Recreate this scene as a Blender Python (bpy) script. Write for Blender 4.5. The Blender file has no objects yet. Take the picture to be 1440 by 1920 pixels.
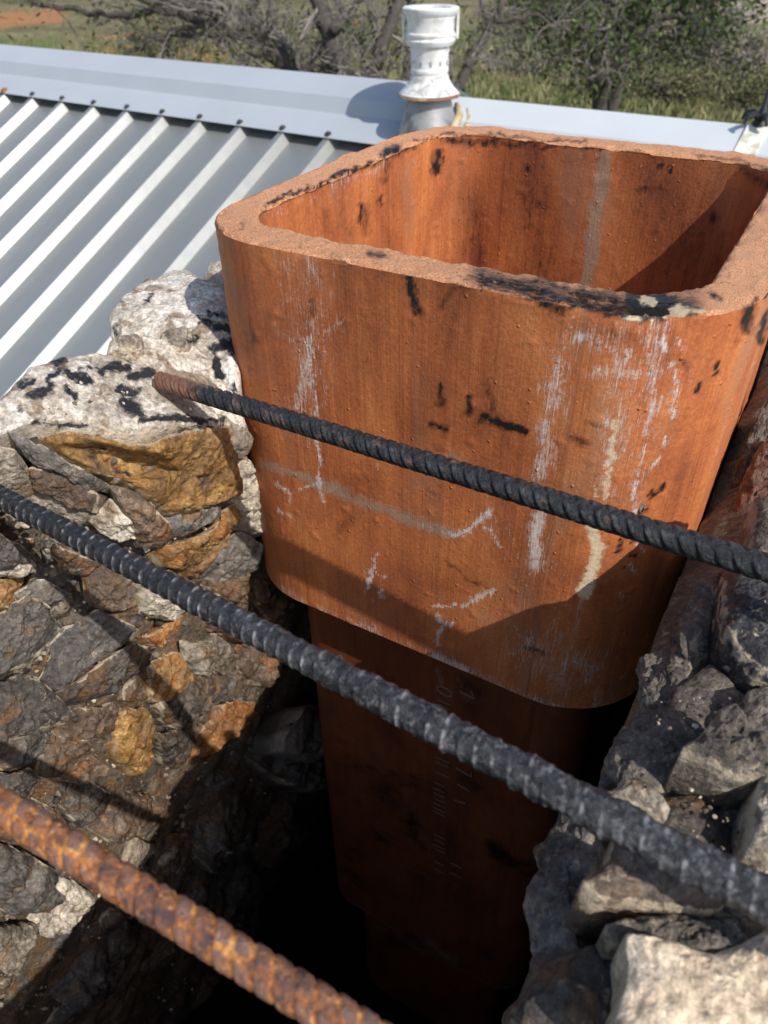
import bpy, math, random
import numpy as np
from mathutils import Matrix, Vector
random.seed(7)
rng = np.random.default_rng(7)
scn = bpy.context.scene
col = scn.collection

# ------------------------------------------------------------------ camera
HC = 4.6                                   # height of the eye above the ground
PITCH, ROLL, FPX = 0.66558465, -0.01814077, math.exp(7.2469322)
cp, sp, cr, sr = math.cos(PITCH), math.sin(PITCH), math.cos(ROLL), math.sin(ROLL)
FWD = np.array([0, cp, -sp])
RGT = cr * np.array([1., 0, 0]) + sr * np.array([0, sp, cp])
UPV = -sr * np.array([1., 0, 0]) + cr * np.array([0, sp, cp])
EYE = np.array([0, 0, HC])
cam_d = bpy.data.cameras.new('camera')
cam = bpy.data.objects.new('camera', cam_d)
col.objects.link(cam)
M = Matrix.Identity(4)
for i in range(3):
    M[i][0], M[i][1], M[i][2], M[i][3] = RGT[i], UPV[i], -FWD[i], EYE[i]
cam.matrix_world = M
cam_d.sensor_fit = 'VERTICAL'
cam_d.sensor_height = 36.0
cam_d.sensor_width = 27.0
cam_d.lens = 36.0 * FPX / 1920
cam_d.clip_start = 0.02
cam_d.clip_end = 2000
cam_d.dof.use_dof = True
cam_d.dof.focus_distance = 0.44
cam_d.dof.aperture_fstop = 15.0
scn.camera = cam

# ------------------------------------------------------------------ light
YAW = -0.53500911                           # the chimney's axes
EX = np.array([math.cos(YAW), math.sin(YAW), 0])
EY = np.array([-math.sin(YAW), math.cos(YAW), 0])
EZ = np.array([0, 0, 1.])
SUN = EX * 0.93 - EY * 0.36 + EZ
SUN /= np.linalg.norm(SUN)
w = bpy.data.worlds.new('World')
scn.world = w
w.use_nodes = True
nt = w.node_tree
nt.nodes.clear()
sky = nt.nodes.new('ShaderNodeTexSky')
sky.sky_type = 'NISHITA'
sky.sun_disc = False
sky.sun_elevation = math.asin(SUN[2])
sky.sun_rotation = math.atan2(SUN[0], SUN[1])
sky.dust_density = 1.5
bg = nt.nodes.new('ShaderNodeBackground')
bg.inputs['Strength'].default_value = 0.15
wo = nt.nodes.new('ShaderNodeOutputWorld')
nt.links.new(sky.outputs[0], bg.inputs[0])
nt.links.new(bg.outputs[0], wo.inputs[0])
sl = bpy.data.lights.new('sun', 'SUN')
sl.energy = 4.7
sl.angle = math.radians(0.53)
sl.color = (1.0, 0.955, 0.89)
so = bpy.data.objects.new('sun', sl)
so.rotation_euler = Vector(SUN).to_track_quat('Z', 'Y').to_euler()
so.location = (4, -5, 14)
col.objects.link(so)
scn.view_settings.view_transform = 'Standard'
scn.view_settings.look = 'None'
scn.view_settings.gamma = 1
scn.view_settings.exposure = 0.0
scn.view_settings.use_curve_mapping = False
scn.render.engine = 'CYCLES'
scn.cycles.max_bounces = 6

# ------------------------------------------------------------------ geometry helpers
FO = np.array([0.10326443, 0.52821707, HC - 0.14195297])     # top centre of the upper flue liner
FW, FD, FH, FR, FT = 0.33, 0.34246, 0.28632, 0.0690, 0.02678

def f2w(P):
    P = np.atleast_2d(np.asarray(P, float))
    return FO + P[:, :1] * EX + P[:, 1:2] * EY + P[:, 2:3] * EZ

def w2f(P):
    q = np.atleast_2d(P) - FO
    return np.c_[q @ EX, q @ EY, q[:, 2]]

def ray(px):
    px = np.atleast_2d(np.asarray(px, float))
    return FWD + RGT * ((px[:, :1] - 720) / FPX) - UPV * ((px[:, 1:2] - 960) / FPX)

def project(P):
    q = np.atleast_2d(P) - EYE
    z = q @ FWD
    return np.c_[720 + FPX * (q @ RGT) / z, 960 - FPX * (q @ UPV) / z]

def at(px, dep):
    return EYE + ray(px) * np.reshape(dep, (-1, 1))

def hit_plane(px, n, P):
    v = ray(px)
    return EYE + v * (((P - EYE) @ n) / (v @ n))[:, None]

def _hash(ix, iy, iz, seed):
    h = (ix.astype(np.uint32) * np.uint32(374761393)) ^ (iy.astype(np.uint32) * np.uint32(668265263)) ^ \
        (iz.astype(np.uint32) * np.uint32(2147483647 - 58)) ^ np.uint32((seed * 974711 + 12345) & 0xffffffff)
    h = (h ^ (h >> np.uint32(13))) * np.uint32(1274126177)
    h = (h ^ (h >> np.uint32(15))) * np.uint32(2246822519)
    h = h ^ (h >> np.uint32(16))
    return h.astype(np.float64) / 4294967295.0

def vnoise(P, seed=0):
    i = np.floor(P).astype(np.int64)
    f = P - i
    f = f * f * f * (f * (f * 6 - 15) + 10)
    out = 0
    for dx in (0, 1):
        wx = f[:, 0] if dx else 1 - f[:, 0]
        for dy in (0, 1):
            wy = f[:, 1] if dy else 1 - f[:, 1]
            for dz in (0, 1):
                wz = f[:, 2] if dz else 1 - f[:, 2]
                out = out + wx * wy * wz * _hash(i[:, 0] + dx, i[:, 1] + dy, i[:, 2] + dz, seed)
    return out * 2 - 1

def fbm(P, scale, oct=4, rough=0.5, seed=0):
    P = np.atleast_2d(P) * scale
    a, s, out = 1.0, 0.0, 0
    for k in range(oct):
        out = out + a * vnoise(P + 17.3 * k, seed + k)
        s += a
        a *= rough
        P = P * 2.03
    return out / s

def sstep(a, b, x):
    t = np.clip((x - a) / (b - a), 0, 1)
    return t * t * (3 - 2 * t)

ORIG = {}

def tag(o, label=None, cat=None, group=None, kind=None):
    if label: o['label'] = label
    if cat: o['category'] = cat
    if group: o['group'] = group
    if kind: o['kind'] = kind
    return o

def thing(name, loc, label, cat, group=None, kind=None):
    o = bpy.data.objects.new(name, None)
    o.empty_display_size = 0.1
    o.location = loc
    col.objects.link(o)
    ORIG[o] = np.array(loc, float)
    return tag(o, label, cat, group, kind)

def obj(name, V, faces, mat, parent=None, smooth=True, attrs=None, sharp=None):
    """one mesh object from world-space vertices; faces is a list or an (n,4)/(n,3) array"""
    V = np.asarray(V, float)
    c = (V.min(0) + V.max(0)) / 2
    me = bpy.data.meshes.new(name)
    if isinstance(faces, np.ndarray):
        n, k = faces.shape
        me.vertices.add(len(V))
        me.vertices.foreach_set('co', (V - c).astype(np.float32).ravel())
        me.loops.add(n * k)
        me.loops.foreach_set('vertex_index', faces.astype(np.int32).ravel())
        me.polygons.add(n)
        me.polygons.foreach_set('loop_start', np.arange(0, n * k, k, dtype=np.int32))
        me.polygons.foreach_set('loop_total', np.full(n, k, dtype=np.int32))
        me.update(calc_edges=True)
    else:
        me.from_pydata((V - c).tolist(), [], faces)
    me.validate()
    me.polygons.foreach_set('use_smooth', np.full(len(me.polygons), bool(smooth)))
    if smooth and sharp:
        me.set_sharp_from_angle(angle=math.radians(sharp))
    for nme, val in (attrs or {}).items():
        val = np.asarray(val, np.float32)
        if val.ndim == 1:
            a = me.attributes.new(nme, 'FLOAT', 'POINT')
            a.data.foreach_set('value', val)
        elif val.shape[1] == 3:
            a = me.attributes.new(nme, 'FLOAT_VECTOR', 'POINT')
            a.data.foreach_set('vector', val.ravel())
        else:
            a = me.attributes.new(nme, 'FLOAT_COLOR', 'POINT')
            a.data.foreach_set('color', val.ravel())
    me.materials.append(mat)
    o = bpy.data.objects.new(name, me)
    col.objects.link(o)
    ORIG[o] = c
    if parent is not None:
        o.parent = parent
        o.location = c - ORIG[parent]
    else:
        o.location = c
    return o

def grid_faces(nu, nv, cu=False, cv=False):
    """quads of an nu x nv grid (index u*nv+v), optionally closed in u / v"""
    u = np.arange(nu if cu else nu - 1)
    v = np.arange(nv if cv else nv - 1)
    U, W = np.meshgrid(u, v, indexing='ij')
    U, W = U.ravel(), W.ravel()
    U2, W2 = (U + 1) % nu, (W + 1) % nv
    return np.c_[U * nv + W, U2 * nv + W, U2 * nv + W2, U * nv + W2]

class Mesh:
    def __init__(s): s.v, s.f = [], []
    def add(s, V, F):
        b = len(s.v)
        s.v += [tuple(map(float, p)) for p in V]
        s.f += [tuple(int(i) + b for i in f) for f in F]
    def box(s, c, ax, ay, az):
        c, ax, ay, az = map(np.asarray, (c, ax, ay, az))
        V = [c + i * ax + j * ay + k * az for i in (-1, 1) for j in (-1, 1) for k in (-1, 1)]
        s.add(V, [(0, 1, 3, 2), (4, 6, 7, 5), (0, 4, 5, 1), (2, 3, 7, 6), (0, 2, 6, 4), (1, 5, 7, 3)])
    def tube(s, pts, rad, n=6, cap=True):
        pts = np.asarray(pts, float)
        rad = np.broadcast_to(rad, len(pts))
        V = []
        ref = np.array([0.31, 0.17, 0.93])
        for i, p in enumerate(pts):
            t = pts[min(i + 1, len(pts) - 1)] - pts[max(i - 1, 0)]
            t = t / (np.linalg.norm(t) + 1e-12)
            a = np.cross(t, ref); a /= np.linalg.norm(a) + 1e-9
            b = np.cross(t, a)
            for k in range(n):
                th = 2 * math.pi * k / n
                V.append(p + rad[i] * (math.cos(th) * a + math.sin(th) * b))
        F = [(i * n + k, i * n + (k + 1) % n, (i + 1) * n + (k + 1) % n, (i + 1) * n + k)
             for i in range(len(pts) - 1) for k in range(n)]
        if cap:
            F += [tuple(range(n))[::-1], tuple((len(pts) - 1) * n + k for k in range(n))]
        s.add(V, F)
    def lathe(s, c, prof, n=48, axis=EZ, xa=None):
        c = np.asarray(c, float)
        axis = np.asarray(axis, float)
        xa = np.array([1., 0, 0]) if xa is None else xa
        xa = xa - axis * (xa @ axis); xa /= np.linalg.norm(xa)
        ya = np.cross(axis, xa)
        V = [c + axis * z + r * (math.cos(2 * math.pi * k / n) * xa + math.sin(2 * math.pi * k / n) * ya)
             for r, z in prof for k in range(n)]
        F = [(i * n + k, i * n + (k + 1) % n, (i + 1) * n + (k + 1) % n, (i + 1) * n + k)
             for i in range(len(prof) - 1) for k in range(n)]
        s.add(V, F)
    def build(s, name, mat, parent=None, smooth=False, sharp=None):
        return obj(name, s.v, s.f, mat, parent, smooth, None, sharp)

# ------------------------------------------------------------------ material helpers
class NT:
    def __init__(s, name):
        s.m = bpy.data.materials.new(name)
        s.m.use_nodes = True
        s.t = s.m.node_tree
        s.bsdf = s.t.nodes['Principled BSDF']
        s._tc = None
    def n(s, t): return s.t.nodes.new('ShaderNode' + t)
    def put(s, sock, v):
        if isinstance(v, bpy.types.NodeSocket): s.t.links.new(v, sock)
        elif isinstance(v, (tuple, list)) and len(v) == 3 and sock.type == 'RGBA': sock.default_value = (*v, 1)
        else: sock.default_value = v
    def objco(s, rnd=True):
        if s._tc is None:
            tc = s.n('TexCoord').outputs['Object']
            if rnd:
                oi = s.n('ObjectInfo')
                mul = s.n('VectorMath'); mul.operation = 'SCALE'
                cx = s.n('CombineXYZ')
                for k in range(3): s.put(cx.inputs[k], oi.outputs['Random'])
                s.put(mul.inputs[0], cx.outputs[0]); mul.inputs['Scale'].default_value = 9.7
                ad = s.n('VectorMath'); ad.operation = 'ADD'
                s.put(ad.inputs[0], tc); s.put(ad.inputs[1], mul.outputs[0])
                tc = ad.outputs[0]
            s._tc = tc
        return s._tc
    def attr(s, name, out='Fac'):
        a = s.n('Attribute'); a.attribute_name = name
        return a.outputs[out]
    def sep(s, v):
        a = s.n('SeparateColor'); s.put(a.inputs[0], v)
        return a.outputs[0], a.outputs[1], a.outputs[2]
    def scale(s, v, xyz):
        a = s.n('VectorMath'); a.operation = 'MULTIPLY'
        s.put(a.inputs[0], v); a.inputs[1].default_value = xyz
        return a.outputs[0]
    def noise(s, v, scale, detail=4, rough=0.55, dist=0.0, out=0):
        a = s.n('TexNoise')
        if v is not None: s.put(a.inputs['Vector'], v)
        a.inputs['Scale'].default_value = scale
        a.inputs['Detail'].default_value = detail
        a.inputs['Roughness'].default_value = rough
        a.inputs['Distortion'].default_value = dist
        return a.outputs[out]
    def voro(s, v, scale, feature='F1', out=0, rand=1.0):
        a = s.n('TexVoronoi'); a.feature = feature
        if v is not None: s.put(a.inputs['Vector'], v)
        a.inputs['Scale'].default_value = scale
        a.inputs['Randomness'].default_value = rand
        return a.outputs[out]
    def math(s, op, a, b=0.5, c=None, clamp=False):
        m = s.n('Math'); m.operation = op; m.use_clamp = clamp
        s.put(m.inputs[0], a); s.put(m.inputs[1], b)
        if c is not None: s.put(m.inputs[2], c)
        return m.outputs[0]
    def rng(s, v, a, b, c=0.0, d=1.0, smooth=True):
        m = s.n('MapRange')
        if smooth: m.interpolation_type = 'SMOOTHSTEP'
        s.put(m.inputs[0], v)
        for k, x in zip((1, 2, 3, 4), (a, b, c, d)): m.inputs[k].default_value = x
        return m.outputs[0]
    def ramp(s, v, stops):
        r = s.n('ValToRGB'); s.put(r.inputs[0], v)
        e = r.color_ramp.elements
        while len(e) > 1: e.remove(e[-1])
        e[0].position = stops[0][0]; e[0].color = (*stops[0][1], 1)
        for p, c in stops[1:]:
            x = e.new(p); x.color = (*c, 1)
        return r.outputs[0]
    def mix(s, f, a, b, mode='MIX'):
        m = s.n('Mix'); m.data_type = 'RGBA'; m.blend_type = mode; m.clamp_factor = True
        s.put(m.inputs[0], f); s.put(m.inputs[6], a); s.put(m.inputs[7], b)
        return m.outputs[2]
    def bump(s, h, dist, strength=1.0, normal=None):
        b = s.n('Bump'); s.put(b.inputs['Height'], h)
        b.inputs['Distance'].default_value = dist
        b.inputs['Strength'].default_value = strength
        if normal is not None: s.put(b.inputs['Normal'], normal)
        return b.outputs[0]
    def done(s, color, rough=0.6, normal=None, metal=None, spec=None):
        s.put(s.bsdf.inputs['Base Color'], color)
        s.put(s.bsdf.inputs['Roughness'], rough)
        if normal is not None: s.put(s.bsdf.inputs['Normal'], normal)
        if metal is not None: s.put(s.bsdf.inputs['Metallic'], metal)
        if spec is not None: s.put(s.bsdf.inputs['Specular IOR Level'], spec)
        return s.m

CREAM = (0.60, 0.50, 0.36)
TAR = (0.011, 0.012, 0.016)

def rock_mat(name, dark, mid, light, rust=None, rust_amt=0.0, cream=0.5, rough=0.55, speck=0.3, bump=1.0, hue=0.25, share=1.0):
    t = NT(name)
    v = t.objco()
    gp = t.n('NewGeometry').outputs['Position']
    n1 = t.noise(gp, 20, 8, 0.66, 0.8)
    n2 = t.noise(gp, 85, 7, 0.68, 0.6)
    n3 = t.noise(v, 330, 5, 0.7)
    stain = t.noise(gp, 13, 7, 0.62, 1.0)
    f = t.math('ADD', t.math('MULTIPLY', n1, 0.52), t.math('MULTIPLY', n2, 0.48))
    c = t.ramp(f, [(0.34, dark), (0.50, mid), (0.64, light)])
    oi = t.n('ObjectInfo')
    val = t.math('MULTIPLY_ADD', oi.outputs['Random'], hue, 1 - hue * 0.55)
    hsv = t.n('HueSaturation')
    t.put(hsv.inputs['Color'], c); t.put(hsv.inputs['Value'], val)
    c = hsv.outputs[0]
    if rust:
        rf = t.rng(t.noise(v, 30, 6, 0.6, 1.2), 0.62 - rust_amt * 0.35, 0.74 - rust_amt * 0.35)
        c = t.mix(t.math('MULTIPLY', rf, 0.85), c, t.mix(n2, tuple(x * 0.45 for x in rust), rust))
    if share > 0:
        # iron and soot staining runs over the joints from stone to stone
        c = t.mix(t.rng(stain, 0.50, 0.64, 0, 0.62 * share), c, t.mix(n2, (0.055, 0.032, 0.016), (0.20, 0.115, 0.048)))
        c = t.mix(t.rng(t.noise(gp, 17, 7, 0.66, 0.7), 0.50, 0.66, 0, 0.75 * share), c, t.mix(n2, (0.02, 0.018, 0.018), (0.07, 0.06, 0.054)))
    # fine grain
    g = t.rng(n3, 0.3, 0.72, 0.55, 1.4, False)
    c = t.mix(0.92, c, t.mix(1.0, c, t.ramp(n3, [(0.28, (0.35,) * 3), (0.5, (1.0,) * 3), (0.72, (1.9,) * 3)]), 'MULTIPLY'))
    # limy crust on broken edges and in freckles
    w_ = t.attr('wear')
    wf = t.math('MULTIPLY', t.rng(t.math('ADD', t.math('MULTIPLY', w_, 0.36), t.math('MULTIPLY', t.noise(v, 110, 6, 0.68, 0.8), 0.80)), 0.66, 0.76), cream, clamp=True)
    c = t.mix(wf, c, t.mix(n3, tuple(x * 0.62 for x in CREAM), tuple(min(1, x * 1.25) for x in CREAM)))
    sf = t.math('MULTIPLY', t.rng(t.noise(v, 150, 6, 0.75, 0.5), 0.66, 0.74), speck)
    c = t.mix(sf, c, (0.52, 0.43, 0.31))
    fk = t.math('MULTIPLY', t.rng(t.noise(v, 240, 7, 0.78, 0.8), 0.54, 0.64), t.rng(t.noise(gp, 36, 5, 0.6, 0.5), 0.48, 0.62, 0, 1.1 * min(1, speck + 0.3)), clamp=True)
    c = t.mix(fk, c, t.mix(n2, (0.30, 0.22, 0.13), (0.66, 0.55, 0.40)))
    soot = t.attr('soot')
    s_n = t.math('ADD', soot, t.math('MULTIPLY', t.math('SUBTRACT', t.noise(v, 120, 8, 0.78, 0.8), 0.5), 1.7))
    so_ = t.rng(s_n, 0.34, 0.72)
    so_ = t.math('MULTIPLY', so_, t.rng(soot, 0.02, 0.15))
    c = t.mix(so_, c, TAR)
    r = t.math('MULTIPLY_ADD', n2, 0.5, rough - 0.35)
    r = t.mix(so_, r, (0.36,) * 3)
    h = t.math('ADD', t.math('MULTIPLY', n3, 0.5), t.math('MULTIPLY', t.noise(v, 900, 3, 0.7), 0.25))
    nb = t.bump(t.math('ADD', h, t.math('MULTIPLY', n2, 1.6)), 0.0022 * bump, 1.0)
    return t.done(c, r, nb, spec=0.45)

ROCK = {
    'grey': rock_mat('slate_grey_stone', (0.045, 0.040, 0.037), (0.115, 0.102, 0.091), (0.24, 0.212, 0.18), (0.24, 0.13, 0.05), 0.2, 0.75, 0.52),
    'dark': rock_mat('dark_sooty_stone', (0.026, 0.023, 0.021), (0.068, 0.058, 0.050), (0.16, 0.135, 0.11), (0.20, 0.10, 0.04), 0.28, 0.6, 0.5),
    'brown': rock_mat('brown_stone', (0.05, 0.036, 0.026), (0.135, 0.094, 0.066), (0.26, 0.195, 0.145), (0.30, 0.13, 0.045), 0.3, 0.75, 0.55),
    'ochre': rock_mat('ochre_stone', (0.10, 0.055, 0.022), (0.25, 0.135, 0.05), (0.42, 0.27, 0.12), (0.40, 0.17, 0.045), 0.45, 0.6, 0.55),
    'gold': rock_mat('golden_stone', (0.12, 0.06, 0.022), (0.32, 0.17, 0.05), (0.58, 0.35, 0.125), (0.26, 0.10, 0.03), 0.24, 0.5, 0.5, speck=0.2),
    'orange': rock_mat('rusty_orange_stone', (0.13, 0.052, 0.02), (0.30, 0.125, 0.038), (0.46, 0.23, 0.085), (0.36, 0.12, 0.03), 0.4, 0.6, 0.5),
    'tan': rock_mat('tan_stone', (0.14, 0.115, 0.09), (0.28, 0.235, 0.185), (0.46, 0.40, 0.32), (0.30, 0.17, 0.07), 0.2, 0.8, 0.62, share=0.8),
    'smooth': rock_mat('smooth_grey_stone', (0.10, 0.088, 0.075), (0.15, 0.132, 0.112), (0.20, 0.18, 0.155), None, 0, 0.25, 0.62, speck=0.1, bump=0.5, share=0.2),
    'cream': rock_mat('limy_cream_stone', (0.26, 0.21, 0.155), (0.50, 0.43, 0.34), (0.74, 0.67, 0.56), (0.33, 0.21, 0.11), 0.18, 0.9, 0.7, share=0.45),
    'lime': rock_mat('lime_washed_stone', (0.22, 0.18, 0.135), (0.55, 0.49, 0.41), (0.86, 0.82, 0.75), (0.27, 0.18, 0.11), 0.28, 0.9, 0.75, share=0.12),
    'tar': rock_mat('tarred_stone', (0.011, 0.012, 0.016), (0.022, 0.023, 0.028), (0.07, 0.068, 0.068), (0.16, 0.12, 0.085), 0.22, 0.7, 0.42, speck=0.75, share=0),
    'beige': rock_mat('beige_stone', (0.30, 0.21, 0.14), (0.55, 0.44, 0.32), (0.78, 0.68, 0.54), (0.45, 0.27, 0.13), 0.2, 0.6, 0.75, speck=0.2, share=0.15),
    'sooty': rock_mat('sooty_mortar', (0.045, 0.038, 0.033), (0.145, 0.125, 0.105), (0.33, 0.285, 0.23), None, 0, 0.6, 0.6, speck=0.65, bump=1.6, share=0.0),
    'crumb': rock_mat('crumbly_brown_mortar', (0.045, 0.035, 0.026), (0.125, 0.097, 0.07), (0.27, 0.215, 0.155), (0.26, 0.13, 0.05), 0.35, 0.8, 0.65, speck=0.6, bump=1.8),
    'redstone': rock_mat('red_brown_stone', (0.05, 0.022, 0.015), (0.12, 0.055, 0.038), (0.22, 0.12, 0.085), (0.2, 0.07, 0.04), 0.3, 0.3, 0.55, share=0),
}

# ------------------------------------------------------------------ painted marks, placed from photo pixels
def stroke_field(PX, strokes):
    """how strongly each pixel position is covered by soft strokes (points, width, strength)"""
    out = np.zeros(len(PX))
    if not len(PX): return out
    q3 = np.c_[PX, np.zeros(len(PX))]
    wx = 7 * fbm(q3, 1 / 26., 3, 0.6, 901) + 7 * fbm(q3, 1 / 8., 3, 0.6, 905)
    wy = 9 * fbm(q3, 1 / 30., 3, 0.6, 911) + 7 * fbm(q3, 1 / 8., 3, 0.6, 915)
    PX = PX + np.c_[wx, wy]
    for pts, wd, st in strokes:
        wd = wd * 1.45
        pts = np.asarray(pts, float).reshape(-1, 2)
        lo, hi = pts.min(0) - wd, pts.max(0) + wd
        k = np.nonzero((PX[:, 0] > lo[0]) & (PX[:, 0] < hi[0]) & (PX[:, 1] > lo[1]) & (PX[:, 1] < hi[1]))[0]
        if not len(k): continue
        q = PX[k]
        d = np.full(len(k), 1e9)
        if len(pts) == 1: d = np.hypot(*(q - pts[0]).T)
        for a, b in zip(pts[:-1], pts[1:]):
            ab = b - a
            t = np.clip(((q - a) @ ab) / (ab @ ab + 1e-9), 0, 1)
            d = np.minimum(d, np.hypot(*(q - a - t[:, None] * ab).T))
        out[k] = np.maximum(out[k], st * np.clip(1.0 - d / wd, 0, 1))
    return out

# ------------------------------------------------------------------ stone chimney
chim = thing('stone_chimney', f2w([[0, -0.1, -1.5]])[0],
             'broken open rubble stone chimney of dark and golden stones around the clay liners', 'chimney')

def surf_left(px):
    """broken inner face of the left wall: X as a function of Z"""
    v = ray(px)
    d = np.c_[v @ EX, v @ EY, v[:, 2]]
    o = w2f(EYE)[0]
    lo = np.full(len(v), 0.1); hi = np.full(len(v), 2.5)
    for _ in range(40):
        m = (lo + hi) / 2
        P = o + d * m[:, None]
        inside = P[:, 0] < x_left(P[:, 2], P[:, 1])
        hi = np.where(inside, m, hi); lo = np.where(inside, lo, m)
    return EYE + v * hi[:, None]

def x_left(Z, Y=0.0):
    return -0.060 * sstep(-0.265, -0.335, Y) * sstep(-0.30, -0.14, Z) + np.where(Z > -0.40, -0.112 + 0.26 * (Z + 0.09), -0.1926 + 0.15 * (Z + 0.40))

_E = np.vstack([surf_left([(0, 803), (420, 797)]), hit_plane([(300, 722)], EZ, f2w([[0, 0, -0.083]])[0])])
_LN = np.cross(_E[1] - _E[0], _E[2] - _E[0]); _LN /= np.linalg.norm(_LN)
if _LN[2] < 0: _LN = -_LN
SURF = {
    'L': surf_left,
    'LT': lambda px: hit_plane(px, _LN, _E[2] - _LN * 0.001),
    'LB': lambda px: hit_plane(px, EZ * 1.0 + EX * -0.02 + EY * 0.0, f2w([[-0.2, -0.12, -0.082]])[0]),
    'RT': lambda px: hit_plane(px, EZ * 1.0 + EX * 0.10, f2w([[0.2, -0.25, -0.103]])[0]),
    'RS': lambda px: hit_plane(px, EZ * 0.8 - EX * 0.6, f2w([[0.192, -0.25, -0.117]])[0]),
    'RB': lambda px: hit_plane(px, EZ * 1.0 - EX * 0.25 - EY * 0.9, f2w([[0.24, -0.10, -0.13]])[0]),
}

def crag(V):
    """broken steps along the bedding, shared by every stone and the mortar of the left wall"""
    q = w2f(V)
    c, s_ = math.cos(0.75), math.sin(0.75)
    a, b = q[:, 1] * c + q[:, 2] * s_, -q[:, 1] * s_ + q[:, 2] * c
    p = np.c_[a * 8, b * 24, q[:, 0] * 6]
    n = fbm(p, 1.0, 5, 0.55, 77) * 4.5
    st = (np.floor(n) + sstep(0.70, 1.0, n - np.floor(n))) / 4.5
    rg = 1 - 2 * np.abs(fbm(np.c_[a * 22, b * 60, q[:, 0] * 20], 1.0, 4, 0.6, 78))
    k = sstep(-0.095, -0.15, q[:, 2]) * sstep(0.03, -0.03, q[:, 1])
    return V + EX * (k * (0.020 * st + 0.0028 * rg))[:, None]

SOOT_STONE = [([(113, 680)], 20, 1), ([(40, 724), (62, 712)], 13, .9), ([(62, 742), (92, 728)], 17, 1), ([(92, 704), (112, 700)], 13, .9),
    ([(128, 700), (168, 714)], 15, 1), ([(125, 732), (140, 742)], 14, .8), ([(190, 695), (240, 685)], 14, 1), ([(248, 706), (282, 700)], 16, 1),
    ([(228, 728), (252, 740)], 15, 1), ([(232, 756), (258, 770)], 17, 1), ([(150, 690), (200, 690)], 9, .7), ([(37, 765)], 14, .8),
    ([(270, 784), (340, 786), (415, 786)], 12, .95), ([(160, 800), (60, 792)], 10, .7), ([(300, 808), (420, 800)], 9, .6),
    ([(388, 585), (432, 600)], 8, .95), ([(375, 598), (400, 612), (430, 620)], 12, .8), ([(350, 640), (372, 628)], 10, .8),
    ([(400, 655), (445, 635)], 16, 1), ([(402, 676), (416, 704)], 14, 1), ([(437, 715), (440, 745)], 9, .8), ([(420, 640), (445, 660)], 18, .9),
    ([(212, 615), (220, 640)], 9, .7), ([(285, 552), (262, 566)], 7, .7), ([(215, 880), (240, 895)], 14, .7), ([(195, 840)], 8, .9), ([(170, 858)], 7, .9),
    ([(30, 870), (60, 890)], 8, .5), ([(235, 838), (262, 900)], 8, .4)]

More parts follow.
